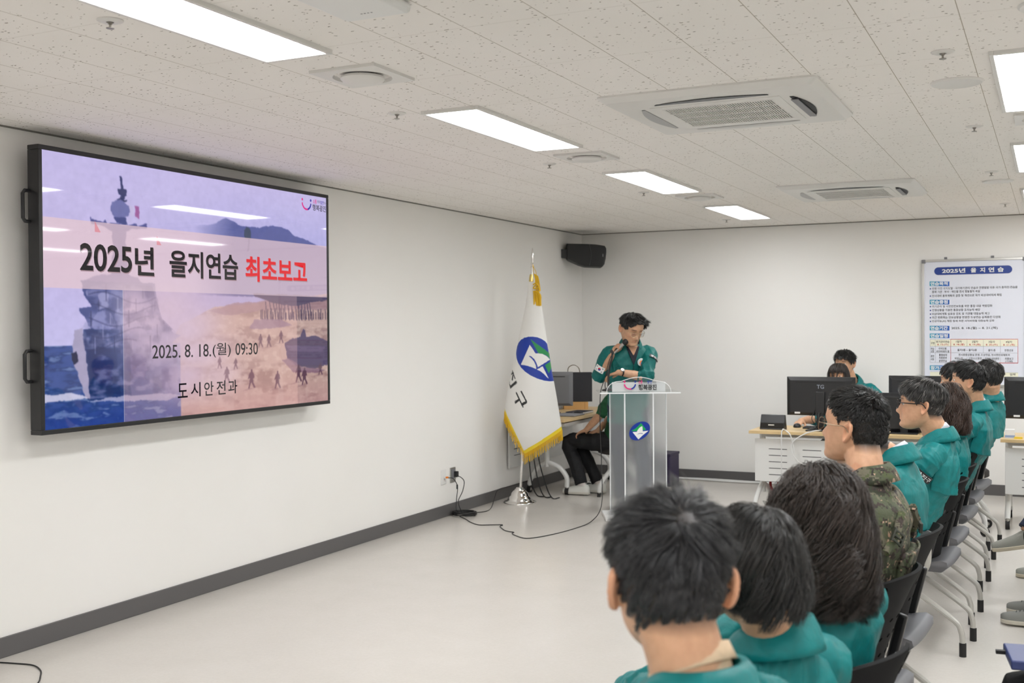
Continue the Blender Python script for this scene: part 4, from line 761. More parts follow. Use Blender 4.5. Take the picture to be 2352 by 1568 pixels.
# ------------------------------------------------------------------ audience chairs
CHB = mat('matt_black_plastic', srgb(30, 30, 31), .75, spec=.15)
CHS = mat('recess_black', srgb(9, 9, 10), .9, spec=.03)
def make_chair():
    t = thing('stacking_chair', '', 'chair', group='grey and black chairs of the front row')
    # local: sitter faces -x; back at +x
    R = []; n = 20
    for x, z, w in ((-.30, .405, .18), (-.312, .425, .195), (-.29, .445, .205), (-.10, .437, .22), (.05, .438, .22), (.11, .45, .21), (.137, .44, .20), (.14, .415, .19), (.11, .388, .19), (-.2, .39, .18)):
        R.append([(x, w*math.sin(a)*(1) if 0 else w*u, z+.012*u*u) for u in np.linspace(-1, 1, n) for a in [0]])
    b = MB(); b.rings(np.array(R+[R[0]]), False, 0, False); V = np.concatenate(b.v)
    for sgn_ in (0, n-1): b.f.append(tuple(i*n+sgn_ for i in range(10))); b.k.append(0)
    b.build('seat', mat('seat_grey', srgb(114, 114, 119), .5), t, ang=85)
    def back(off, zs, wd, nm, mm, thick, x_in=0.):
        nu, nv = 21, 14; U = np.linspace(-1, 1, nu); G0 = []
        for i in range(nv):
            q = (zs[0]+(zs[1]-zs[0])*i/(nv-1)-.45)/.385; z = .45+.385*q; x = .055+.06*q+.075*q*q+off
            hw = wd*(.86+.20*min(1, q*1.6)-.05*max(0, q-.8)/.2); top = 0
            if q > .86: hw *= 1-.10*((q-.86)/.14)**2
            G0.append([(x-.055*u*u, hw*u, z-.012*u*u*(q > .9)) for u in U])
        A = np.array(G0); Bk = A+[thick, 0, -.002]; b = MB(); b.rings(A, False, 0, False); b.rings(Bk, False, 0, False); n0 = nu*nv; idx = np.arange(n0).reshape(nv, nu)
        loop = list(idx[0])+list(idx[1:, -1])+list(idx[-1, -2::-1])+list(idx[-2:0:-1, 0])
        for a, c in zip(loop, loop[1:]+loop[:1]): b.f.append((int(a), int(c), int(c)+n0, int(a)+n0)); b.k.append(0)
        return b.build(nm, mm, t, ang=40), A, Bk
    back(-.012, (.50, .80), .205, 'back_pad', M['greyplastic'], .012)
    bo, A, Bk = back(.004, (.45, .835), .215, 'backrest', CHB, .012)
    d = MB(); holes = [(-.45, .30), (-.15, .30), (.15, .30), (.45, .30), (-.3, .45), (0, .45), (.3, .45), (-.45, .6), (-.15, .6), (.15, .6), (.45, .6)]
    def bpnt(u, q): 
        z = .45+.385*q; x = .055+.06*q+.075*q*q+.004-.055*u*u+.0122; hw = .215*(.86+.20*min(1, q*1.6)); return np.array([x, hw*u, z-.002])
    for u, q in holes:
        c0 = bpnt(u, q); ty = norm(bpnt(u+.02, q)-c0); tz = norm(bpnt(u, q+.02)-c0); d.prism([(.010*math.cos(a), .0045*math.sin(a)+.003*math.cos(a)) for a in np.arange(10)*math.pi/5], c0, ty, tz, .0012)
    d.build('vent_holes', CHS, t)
    d = MB(); c0 = bpnt(-.62, .62); d.prism([(.012*math.cos(a), .012*math.sin(a)) for a in np.arange(14)*math.pi/7], c0, norm(bpnt(-.6, .62)-c0), norm(bpnt(-.62, .64)-c0), .0014); d.build('button', M['black'], t)
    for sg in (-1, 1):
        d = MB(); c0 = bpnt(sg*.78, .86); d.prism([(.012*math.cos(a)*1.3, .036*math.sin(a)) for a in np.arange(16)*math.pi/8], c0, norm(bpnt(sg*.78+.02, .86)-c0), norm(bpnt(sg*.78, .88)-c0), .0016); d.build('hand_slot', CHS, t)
    d = MB(); c0 = bpnt(.55, .12); d.prism([(-.016, -.035), (.016, -.035), (.016, .035), (-.016, .035)], c0, norm(bpnt(.57, .12)-c0), norm(bpnt(.55, .14)-c0), .001); d.build('label_sticker', M['paper'], t)
    gm = M['greymetal']
    for sg in (-1, 1):
        b = MB(); b.tube([(.066, sg*.232, .60), (.062, sg*.234, .50), (.055, sg*.236, .44), (.02, sg*.236, .385), (-.04, sg*.234, .368), (-.22, sg*.225, .352)], .0145, 10, sub=4); b.build('seat_frame', gm, t)
        d = MB(); d.box((.072, sg*.226, .54), (.034, .026, .20), [norm((1, 0, -.25)), (0, 1, 0), norm((.25, 0, 1))]); d.build('back_bracket', M['black'], t, bevel=.008)
        b = MB(); b.tube([(-.18, sg*.150, .36), (-.06, sg*.152, .315), (.155, sg*.155, .175), (.195, sg*.155, .12), (.202, sg*.155, .05), (.202, sg*.155, .01)], .0135, 10, sub=5); lg = b.build('rear_leg', gm, t)
        MB().lathe([(0, 0), (.0165, 0), (.0165, .064), (.014, .066), (0, .066)], c=(.2022, sg*.155, 0), n=14).build('foot_cap', M['dark'], lg)
        b = MB(); b.tube([(-.20, sg*.225, .352), (-.235, sg*.225, .33), (-.25, sg*.226, .26), (-.255, sg*.23, .01)], .0135, 10, sub=4); lg = b.build('front_leg', gm, t)
        MB().lathe([(0, 0), (.0165, 0), (.0165, .05), (.014, .052), (0, .052)], c=(-.255, sg*.23, 0), n=14).build('foot_cap', M['dark'], lg)
    b = MB(); b.tube([(-.19, -.225, .355), (-.19, .225, .355)], .011, 8); b.tube([(.0, -.234, .372), (.0, .234, .372)], .011, 8); b.build('crossbar', gm, t)
    return t
XC = 4.04; CR = dict(A=-.5, B=-.48, C=-.40, D=-.16, H=-.1, J=-.2)
SEATS = [('A', 1.62, 'grey and black chair of the man with the cream inner collar, nearest the camera'), ('B', 2.16, 'grey and black chair of the person with the short black bob'), ('C', 2.74, 'grey and black chair of the person with long wavy hair, at the bottom edge'), ('D', 3.66, 'grey and black chair of the soldier in camouflage, its whole perforated back in view'),
         ('E', 4.44, 'grey and black chair just past the soldier, its back hidden below by his chair'), ('F', 5.90, 'grey and black chair of the grey-haired man with glasses, side tube and seat in view'), ('G', 6.53, 'grey and black chair hidden closely behind the chair of the grey-haired man'), ('H', 7.34, 'grey and black chair of the dark-haired man in front of the notice board'), ('I', 8.05, 'grey and black chair second from the far end of the row'), ('J', 8.68, 'grey and black chair at the far end of the row, beside the right desk')]
ch0 = None; SY = {}
for k, y, lb in SEATS:
    o = make_chair() if ch0 is None else dup(ch0); ch0 = ch0 or o; o.location = (XC+(.05 if k in 'ABC' else 0), y-(.02 if k in 'ABC' else 0), 0); o.rotation_euler = (0, 0, CR.get(k, -.09)); o['label'] = lb; SY[k] = y
# second-row chairs (only their sitters' legs reach into the photo) and the desk chairs
for y, lb in ((3.35, 'chair of the person with the blue notebook, at the lower right edge'), (6.5, 'chair of the person in grey trainers, at the right edge'), (7.35, 'chair of the person with crossed legs, at the right edge')):
    o = dup(ch0, label=lb); o.location = (5.16, y, 0); o['group'] = 'chairs of the second row'
def office_chair(label, loc, rz, back=True):
    t = thing('desk_chair', label, 'chair', loc, rz); b = MB()
    b.rings([[(x*k, y*k, z) for x, y in [(.23*math.cos(a), .22*math.sin(a)) for a in np.arange(24)*math.pi/12]] for z, k in ((.42, .9), (.43, 1.), (.47, 1.), (.485, .9))]); b.build('seat', mat('chair_cushion', srgb(48, 44, 42), .8), t, ang=60)
    b = MB(); b.tube([(0, 0, .43), (0, 0, .30)], .03, 12); b.build('post', M['metalwhite'], t)
    for i in range(4):
        a = math.pi/4+i*math.pi/2; c, s_ = math.cos(a), math.sin(a); g = MB(); g.tube([(0, 0, .32), (.12*c, .12*s_, .29), (.26*c, .26*s_, .15), (.28*c, .28*s_, .07)], .02, 10, sub=4); lg = g.build('leg', M['metalwhite'], t); caster((.28*c, .28*s_, 0), lg)
    if back:
        b = MB(); A = np.array([[(.20+.06*q-.05*u*u+.02*math.sin(3*q), .21*u*(1-.25*max(0, q-.7)), .55+.42*q) for u in np.linspace(-1, 1, 15)] for q in np.linspace(0, 1, 10)]); b.rings(A, False, 0, False); b.rings(A+[.02, 0, 0], False, 0, False); b.build('backrest', mat('mesh_back', srgb(30, 30, 32), .7, bump=(600, .4, .002)), t, ang=60)
        MB().tube([(0, 0, .41), (.2, 0, .42), (.26, 0, .5), (.27, 0, .62)], .016, 8, sub=4).build('back_post', M['black'], t)
    return t
office_chair('white-legged desk chair under the seated helper by the left wall', (.93, 9.97, -.03), .25)
office_chair('black mesh-backed desk chair behind the far end of the front row', (3.96, 9.24, 0), -1.57)
office_chair('desk chair of the woman behind the screen marked TG', (2.90, 10.50, 0), 1.6, False)
# ------------------------------------------------------------------ people
def skin_mat():
    s = N('skin'); at = s.n('ShaderNodeAttribute', attribute_name='tint'); nz = s.n('ShaderNodeTexNoise', {'Vector': s.obj(), 'Scale': 45., 'Detail': 3.})
    c = s.ramp(nz.outputs[0], [(.3, srgb(206, 158, 126)), (.7, srgb(220, 172, 138))]); mx = s.n('ShaderNodeMix', data_type='RGBA', blend_type='MULTIPLY'); mx.inputs[0].default_value = 1.
    s.t.links.new(c, mx.inputs[6]); s.t.links.new(at.outputs['Color'], mx.inputs[7]); s.set(Base_Color=mx.outputs[2], Roughness=.48); s.b.inputs['Subsurface Weight'].default_value = .08; s.b.inputs['Subsurface Radius'].default_value = (.01, .004, .002)
    s.bump(nz.outputs[0], .1, .001); return s.m
skinm = skin_mat()
def cloth_mat(name, col, rough=.55, fold=.5, weave=True, sc=1.):
    s = N(name); co = s.obj(); mp = s.n('ShaderNodeMapping', {'Vector': co}); mp.inputs['Scale'].default_value = (1., 1., .8)
    a = s.n('ShaderNodeTexNoise', {'Vector': mp.outputs[0], 'Scale': 9.*sc, 'Detail': 2., 'Distortion': .5}); b = s.n('ShaderNodeTexNoise', {'Vector': co, 'Scale': 34.*sc, 'Detail': 3., 'Distortion': .4})
    md = s.n('ShaderNodeMath', {0: b.outputs[0], 1: .35}, operation='MULTIPLY'); ad = s.n('ShaderNodeMath', {0: a.outputs[0], 1: md.outputs[0]}, operation='ADD')
    lo_ = [c*.86 for c in col[:3]]+[1]; hi_ = [min(1, c*1.1) for c in col[:3]]+[1]
    s.set(Base_Color=s.ramp(b.outputs[0], [(.3, lo_), (.7, hi_)]), Roughness=rough); s.bump(ad.outputs[0], fold, .02); s.b.inputs['Specular IOR Level'].default_value = .35; return s.m
TEAL = cloth_mat('teal_jacket_cloth', srgb(2, 122, 124), .5); TEALD = cloth_mat('deep_green_jacket_cloth', srgb(2, 100, 96), .5)
BLACKC = cloth_mat('black_trouser_cloth', srgb(27, 27, 30), .7, .4); NAVYC = cloth_mat('navy_trouser_cloth', srgb(34, 44, 66), .7, .4); GREYT = cloth_mat('slate_trouser_cloth', srgb(62, 72, 80), .7, .4)
SHIRTW = cloth_mat('white_shirt_cloth', srgb(230, 233, 242), .7, .1); CREAM = cloth_mat('cream_lining_cloth', srgb(226, 200, 168), .8, .1); SHIRTB = cloth_mat('dark_shirt_cloth', srgb(30, 32, 44), .7, .2)
GREENV = cloth_mat('green_vest_cloth', srgb(24, 84, 52), .6, .4)
def camo_mat():
    s = N('digital_camouflage'); co = s.obj(); sn = s.n('ShaderNodeVectorMath', {0: co, 1: (.0055, .0055, .0055)}, operation='SNAP')
    def nz(sc, off): 
        a = s.n('ShaderNodeVectorMath', {0: sn.outputs[0], 1: (off, off*2, -off)}, operation='ADD'); return s.n('ShaderNodeTexNoise', {'Vector': a.outputs[0], 'Scale': sc, 'Detail': 3., 'Roughness': .7}).outputs[0]
    cur = s.ramp(nz(9., 0.), [(0, srgb(78, 84, 62)), (.49, srgb(106, 102, 84))], 'CONSTANT')
    for sc, off, th, c in ((17., 3., .56, srgb(52, 56, 40)), (20., 7., .575, srgb(58, 46, 42)), (24., 11., .60, srgb(80, 89, 56)), (34., 17., .615, srgb(182, 152, 130)), (34., 23., .63, srgb(40, 38, 34))):
        m = s.n('ShaderNodeMath', {0: nz(sc, off), 1: th}, operation='GREATER_THAN'); mx = s.n('ShaderNodeMix', data_type='RGBA'); s.t.links.new(m.outputs[0], mx.inputs[0]); s.t.links.new(cur, mx.inputs[6]); mx.inputs[7].default_value = c; cur = mx.outputs[2]
    w = s.n('ShaderNodeTexNoise', {'Vector': co, 'Scale': 22., 'Detail': 3., 'Distortion': 1.}); s.set(Base_Color=cur, Roughness=.75); s.bump(w.outputs[0], .5, .012); return s.m
CAMO = camo_mat()
def hair_mat(name, c0, c1, grey=0., gcol=(.30, .29, .28, 1)):
    s = N(name); r = s.n('ShaderNodeAttribute', attribute_name='tone').outputs['Fac']; st = [(0, c0), (max(.02, 1-grey-.03), c1)]
    if grey: st.append((1-grey, gcol))
    s.set(Base_Color=s.ramp(r, st), Roughness=.33); s.b.inputs['Specular IOR Level'].default_value = .6; return s.m
HB = hair_mat('black_hair', (.009, .009, .009, 1), (.030, .027, .026, 1)); HA = hair_mat('charcoal_hair', (.016, .016, .018, 1), (.045, .045, .05, 1), .04, (.12, .12, .13, 1))
HG = hair_mat('grey_streaked_hair', (.018, .017, .017, 1), (.05, .046, .043, 1), .24, (.24, .225, .21, 1)); HBR = hair_mat('dark_brown_hair', (.014, .010, .009, 1), (.055, .038, .030, 1)); HBR2 = hair_mat('brown_hair', (.03, .016, .011, 1), (.075, .042, .030, 1))
# ---- head shape: profile rows (z, front, back, half width)
HP = np.array([(.118, .0, -.006, .004), (.114, .026, -.034, .028), (.105, .050, -.058, .046), (.09, .070, -.078, .060), (.07, .083, -.092, .070), (.05, .089, -.099, .0755), (.03, .0905, -.101, .0775), (.01, .087, -.100, .0775), (-.01, .0845, -.096, .0755), (-.03, .0855, -.088, .0725), (-.05, .086, -.077, .0685), (-.068, .086, -.062, .0635), (-.082, .0835, -.042, .0565), (-.095, .086, -.02, .0475), (-.106, .084, .0, .036), (-.114, .073, .02, .022), (-.118, .055, .035, .006)])
HZ = np.linspace(1, 0, 64); _zz = np.interp(np.linspace(0, len(HP)-1, 64), np.arange(len(HP)), HP[:, 0])
def hp_at(z): return [np.interp(-z, -HP[:, 0], HP[:, k]) for k in (1, 2, 3)]
def head_grid(n=72, feat=True, fw=1.):
    yf, yb, w = hp_at(_zz); a = np.arange(n)*2*math.pi/n; ca, sa = np.cos(a), np.sin(a); e = 2/2.25
    cx = np.sign(ca)*np.abs(ca)**e; sx = np.sign(sa)*np.abs(sa)**e
    X = (w*fw)[:, None]*sx[None]; Yc = ((yf+yb)/2)[:, None]; Hd = ((yf-yb)/2)[:, None]; Y = Yc+Hd*cx[None]; Z = np.repeat(_zz[:, None], n, 1)
    if feat:
        g = lambda x0, z0, sx_, sz: np.exp(-((X-x0)/sx_)**2-((Z-z0)/sz)**2); f = np.clip(cx[None], 0, 1)**.4
        nz_h = np.interp(Z, [-.058, -.050, -.042, -.034, -.015, .004, .016], [0, .010, .024, .025, .0125, .004, 0]); nz_w = np.interp(Z, [-.05, -.036, -.01, .01], [.0155, .0145, .010, .0085])
        D = nz_h*np.exp(-(np.abs(X)/nz_w)**2.2)
        for sd in (-1, 1):
            D += -.0115*g(sd*.032, .000, .017, .012)+.0052*g(sd*.032, -.001, .012, .008)+.004*g(sd*.030, .021, .022, .008)+.004*g(sd*.047, -.026, .016, .016)+.005*g(sd*.0155, -.043, .006, .007)-.004*g(sd*.030, -.058, .010, .02)
        D += .0055*g(0, -.0605, .020, .0055)+.006*g(0, -.0715, .017, .006)-.0045*g(0, -.0663, .025, .0026)-.0035*g(0, -.080, .018, .005)+.004*g(0, -.098, .016, .010)-.003*g(0, -.055, .005, .006)
        Y = Y+D*f
        X = X*(1+.0*Z)
    return np.stack([X, Y, Z], -1)
HG0 = head_grid(feat=False)
def ear_geo(mb, sd, T):
    c = np.array([sd*.0745, -.012, -.006]); u = norm((0, -.22, .97)); w = norm((sd*.50, -.84, -.12)); n_ = norm(np.cross(w, u))*(1 if np.cross(w, u)[0]*sd > 0 else -1)
    F, Bk = [], []
    for r in (0., .25, .45, .62, .78, .9, 1.):
        h = np.interp(r, [0, .45, .62, .8, .92, 1.], [-.006, -.005, .0, .0045, .005, .001])
        ring = []; rb = []
        for q in np.arange(22)*2*math.pi/22:
            p = c+u*(.033*math.sin(q)*r*(1 if math.sin(q) > 0 else 1.02))+w*(.016+.0185*math.cos(q)*r*(.92+.16*math.sin(q))); ring.append(p+n_*(h+.002)); rb.append(p-n_*.0055)
        F.append(ring); Bk.append(rb)
    mb.rings([[T(p) for p in r] for r in Bk[::-1]+F[:0]]+[[T(p) for p in r] for r in F[::-1]][:1]+[[T(p) for p in r] for r in F[::-1]][1:], True, 0, True) if 0 else mb.rings([[T(p) for p in r] for r in (Bk[1:]+F[::-1][:-1])], True, 0, True)
def folds(v, seed):
    r = np.random.default_rng(seed); d = np.zeros(len(v))
    for fq, am in ((20, 1.), (36, .75), (62, .5), (105, .28)):
        k = r.normal(size=3)*fq*np.array([1, 1, .75]); k2 = r.normal(size=3)*fq*.45; k3 = r.normal(size=3)*fq*.3
        ph = v@k+1.3*np.sin(v@k2+r.random()*6)+.8*np.sin(v@k3*1.7+r.random()*6); msk = .5+.5*np.sin(v@(r.normal(size=3)*9)+r.random()*6)
        d += am*(1-2*np.abs(np.sin(ph*.5))**.8)*msk
    return d
def union(name, mb, vox, mat_, parent, smooth=6, fold=0., seed=0, foldmask=None, tintfn=None):
    me = bpy.data.meshes.new(name); me.from_pydata(np.concatenate(mb.v).tolist(), [], mb.f); fixn(me)
    o = bpy.data.objects.new('tmp', me); C.objects.link(o); m = o.modifiers.new('r', 'REMESH'); m.mode = 'VOXEL'; m.voxel_size = vox
    if smooth: m = o.modifiers.new('s', 'SMOOTH'); m.factor = .5; m.iterations = smooth
    bpy.context.view_layer.update(); dg = bpy.context.evaluated_depsgraph_get(); out = bpy.data.meshes.new_from_object(o.evaluated_get(dg)); bpy.data.objects.remove(o); bpy.data.meshes.remove(me)
    n = len(out.vertices); v = np.zeros(n*3); out.vertices.foreach_get('co', v); v = v.reshape(-1, 3)
    if fold:
        nr = np.zeros(n*3); out.vertex_normals.foreach_get('vector', nr); nr = nr.reshape(-1, 3); d = folds(v, seed)
        if foldmask is not None: d *= foldmask(v)
        v = v+nr*(d*fold)[:, None]; out.vertices.foreach_set('co', v.ravel())
    if tintfn is not None: colattr(out, 'tint', tintfn(v))
    out.name = name; out.materials.append(mat_)
    return link(name, out, parent, ang=75)
def hand_geo(mb, wr, d, n_, side, curl=.5, spread=.06, sc=1., thumb=.55, curls=None):
    """wr wrist, d pointing along the palm, n_ palm normal (the way the palm faces), side +1 when the thumb lies towards cross(d, n_)"""
    d = norm(d); n_ = norm(n_-d*np.dot(n_, d)); l = np.cross(d, n_)*side
    R = []
    for t, a, b_ in ((-.03, .026, .020), (0, .027, .019), (.03, .036, .016), (.06, .041, .014), (.085, .041, .012), (.093, .036, .009)):
        R.append([wr+(d*t+l*(a*math.cos(q)+.002)+n_*(b_*math.sin(q)))*sc for q in np.arange(14)*math.pi/7])
    mb.rings(R)
    for i, (off, ln, r_) in enumerate(((.030, .92, .0088), (.0105, 1.02, .0092), (-.009, .96, .0088), (-.028, .76, .0078))):
        cu = curls[i] if curls else curl*(1+.12*i); p = wr+(d*.082+l*off)*sc; dd = norm(d+l*off*spread*14); pts = [p-dd*.012*sc, p]; ang = 0
        for sg, L_ in ((.55, .043), (1., .027), (.8, .021)):
            ang += cu*sg; v_ = dd*math.cos(ang)+n_*math.sin(ang); p = p+v_*L_*ln*sc; pts.append(p)
        mb.tube(pts, np.array([r_*1.0, r_*1.02, r_*.98, r_*.9, r_*.68])*sc, 9, sub=2)
    p = wr+(d*.022+l*.026+n_*.004)*sc; v1 = norm(d*.62+l*.62+n_*thumb); v2 = norm(d*.85+l*.22+n_*thumb); pts = [p-v1*.012*sc, p]; p = p+v1*.036*sc; pts.append(p); p = p+v2*.031*sc; pts.append(p); p = p+norm(v2+d*.2-l*.2)*.024*sc; pts.append(p)
    mb.tube(pts, np.array([.0125, .0125, .0108, .0095, .007])*sc, 9, sub=2)
def fmat(M4): return lambda p: (M4[:3, :3] @ np.asarray(p, float)+M4[:3, 3])
EC, ER_ = np.array([0, -.005, .02]), np.array([.0775, .0965, .098])
def hair_geo(kind, n, seed, wid, length=.05, lift=.3, vol=.10, col_pts=None, clump=0., nclump=50, wave=0., grav=.0, nseg=7, cut=None, bang=None, sweep=None, fr=.75, rnd=.045, part=None, sidelen=None, hl=0., back_len=None):
    r = np.random.default_rng(seed); g = HG0; nr, nc = g.shape[:2]
    P = []; 
    area = np.linalg.norm(np.cross(g[1:]-g[:-1], np.roll(g, -1, 1)[:-1]-g[:-1]), axis=-1); pr = (area/area.sum()).ravel(); idx = r.choice(len(pr), n*4, p=pr); i, j = np.divmod(idx, nc); fu, fv = r.random(len(idx)), r.random(len(idx))
    a = g[i, j]*(1-fu)[:, None]+g[i+1, j]*fu[:, None]; b = g[i, (j+1) % nc]*(1-fu)[:, None]+g[i+1, (j+1) % nc]*fu[:, None]; P = a*(1-fv)[:, None]+b*fv[:, None]
    y = P[:, 1]; zmin = np.interp(y, [-.102, -.05, -.04, -.028, .0, .012, .026, .045, .066, .085], [-.082, -.07, -.04, .034, .034, .004, .036, .060, .066+hl, .070+hl]); zmin += np.where(np.abs(P[:, 0]) > .05, np.where(y > .03, .0, 0), 0)
    P = P[P[:, 2] > zmin+r.normal(0, .003, len(P))][:n]; n = len(P)
    nrm = (P-EC)/ER_**2; nrm /= np.linalg.norm(nrm, axis=1)[:, None]; Wd = np.array(part if part is not None else (.012, -.05, .118)); Wd = norm((Wd-EC)/ER_)
    def tang(p):
        q = (p-EC)/ER_; q /= np.linalg.norm(q, axis=1)[:, None]; t = q*(q@Wd)[:, None]-Wd; nn = q/ER_; nn /= np.linalg.norm(nn, axis=1)[:, None]; t = t-nn*(t*nn).sum(1)[:, None]; return t/np.maximum(1e-6, np.linalg.norm(t, axis=1))[:, None], nn
    hgt = np.clip((P[:, 2]-.03)/.075, 0, 1); L_ = np.full(n, length)
    if sidelen is not None: L_ = sidelen+(length-sidelen)*hgt**.8
    if back_len is not None: L_ = np.where(P[:, 1] < -.02, np.maximum(L_, back_len), L_)
    L_ = np.where((P[:, 1] > .045) & (grav < .2), L_*fr, L_); L_ = L_*(.75+.5*r.random(n)); th = vol*(.25+.75*r.random(n))*(.35+.65*hgt if sidelen is not None else 1.)
    fsw = (np.clip((P[:, 1]-.0)/.07, 0, 1)[:, None]*np.array(sweep)) if sweep is not None else 0.
    p = P-nrm*.002; t, nn = tang(p); t = t+fsw; t /= np.linalg.norm(t, axis=1)[:, None]; d = t*(1-lift)+nn*lift+r.normal(0, .10, (n, 3)); d /= np.linalg.norm(d, axis=1)[:, None]; path = [p]; N_ = [nn]
    for k in range(nseg):
        p = p+d*(L_/nseg)[:, None]; q = (p-EC)/ER_; m = np.linalg.norm(q, axis=1); lim = 1+th*min(1, (k+1)/3); ins = m < lim; p = np.where(ins[:, None], EC+q/m[:, None]*lim[:, None]*ER_, p)
        if col_pts is not None:
            for c, rad in col_pts:
                q = (p-c)/rad; m = np.linalg.norm(q, axis=1); lm = 1+.25*th; ins = m < lm; p = np.where(ins[:, None], c+q/np.maximum(m, 1e-6)[:, None]*lm[:, None]*rad, p)
        t, nn = tang(p); t = t+fsw*.8; t /= np.linalg.norm(t, axis=1)[:, None]; fol = np.clip(1-(np.linalg.norm((p-EC)/ER_, axis=1)-1)*2.2, 0, 1)[:, None]*.55
        fol = fol*np.where(p[:, 2:3] > -.02, 1, .15) if grav > .3 else fol
        d = d*(1-.3)+t*fol*(1-lift*.6)+np.array([0, 0, -1.])*grav+r.normal(0, rnd, (n, 3)); d /= np.linalg.norm(d, axis=1)[:, None]; path.append(p); N_.append(nn)
    A = np.array(path); T = np.linspace(0, 1, nseg+1)
    if clump:
        gi = r.choice(n, nclump, replace=False); near = np.argmin(((P[:, None]-P[gi][None])**2).sum(-1), 1); w = (T**1.1*clump)[:, None, None]; A = A*(1-w)+A[:, gi][:, near]*w
        if wave:
            ph = r.random(nclump)*6.28; ax1 = np.cross(nrm[gi], (0, 0, 1)); ax1 /= np.maximum(1e-6, np.linalg.norm(ax1, axis=1))[:, None]; ar = (T[:, None]*L_[gi][None])*46+ph[None]
            off = (np.sin(ar)[:, :, None]*ax1[None]*.8+np.cos(ar)[:, :, None]*nrm[gi][None]*.6)*wave*np.minimum(1, T*1.8)[:, None, None]; A = A+off[:, near]
    if cut is not None:
        lev = cut+r.normal(0, .012, n)[near if clump else slice(None)]; lev = lev if bang is None else np.where((P[:, 1] > .02) & (np.abs(P[:, 0]) < .062), bang+r.normal(0, .005, n), lev); tt = np.full(n, float(nseg))
        for k in range(nseg, 0, -1): tt = np.where((A[k, :, 2] < lev), k-1+np.clip((A[k-1, :, 2]-lev)/np.maximum(1e-4, A[k-1, :, 2]-A[k, :, 2]), 0, 1), tt)
        pos = T[:, None]*tt[None]; k0 = np.minimum(nseg-1, np.floor(pos).astype(int)); fr_ = (pos-k0)[..., None]; ii = np.arange(n)[None]; A = A[k0, ii]*(1-fr_)+A[k0+1, ii]*fr_; Nn0 = np.array(N_); N_ = Nn0[k0, ii]
    D = np.gradient(A, axis=0); D /= np.maximum(1e-9, np.linalg.norm(D, axis=2))[:, :, None]; Nn = np.array(N_); sd = np.cross(D, Nn); sd /= np.maximum(1e-9, np.linalg.norm(sd, axis=2))[:, :, None]; up = np.cross(sd, D)
    w = wid*np.array([1., 1., 1., .95, .9, .75, .5, .2, .15, .1][:0] or np.interp(T, [0, .5, .85, 1], [.8, 1, .7, .12]))[:, None, None]*(.7+.6*r.random(n))[None, :, None]
    V = np.stack([A+sd*w, A-sd*w, A+up*w*.7], 2)      # seg, strand, 3
    V = V.transpose(1, 0, 2, 3).reshape(-1, 3); S_ = nseg+1; base = (np.arange(n)*S_*3)[:, None, None]; k = (np.arange(nseg)*3)[None, :, None]; F = []
    for a_, b_ in ((0, 1), (1, 2), (2, 0)): F.append(np.stack([base+k+a_, base+k+b_, base+k+3+b_, base+k+3+a_], -1).reshape(-1, 4))
    tone = r.random(n)*.62+(r.random(nclump)[near] if clump else r.random(n))*.38; return V, np.concatenate(F), np.repeat(tone, S_*3)
def add_mesh(name, V, F, m, parent):
    me = bpy.data.meshes.new(name); me.from_pydata(V.tolist(), [], F.tolist()); me.materials.append(m); me.shade_smooth(); o = bpy.data.objects.new(name, me); C.objects.link(o); o.parent = parent; return o
def solid_sheet(name, G, m, parent, th=.004, fold=0., seed=0):
    G = np.asarray(G, float)
    if fold:
        du = np.gradient(G, axis=0); dv = np.gradient(G, axis=1); nn = np.cross(du, dv); nn /= np.maximum(1e-9, np.linalg.norm(nn, axis=2))[..., None]; G = G+nn*(folds(G.reshape(-1, 3), seed).reshape(G.shape[:2])*fold)[..., None]
    b = MB(); b.rings(G, False, 0, False); o = b.build(name, m, parent, ang=60); md = o.modifiers.new('t', 'SOLIDIFY'); md.thickness = th; md.offset = 0; return o
PEOPLE = {}
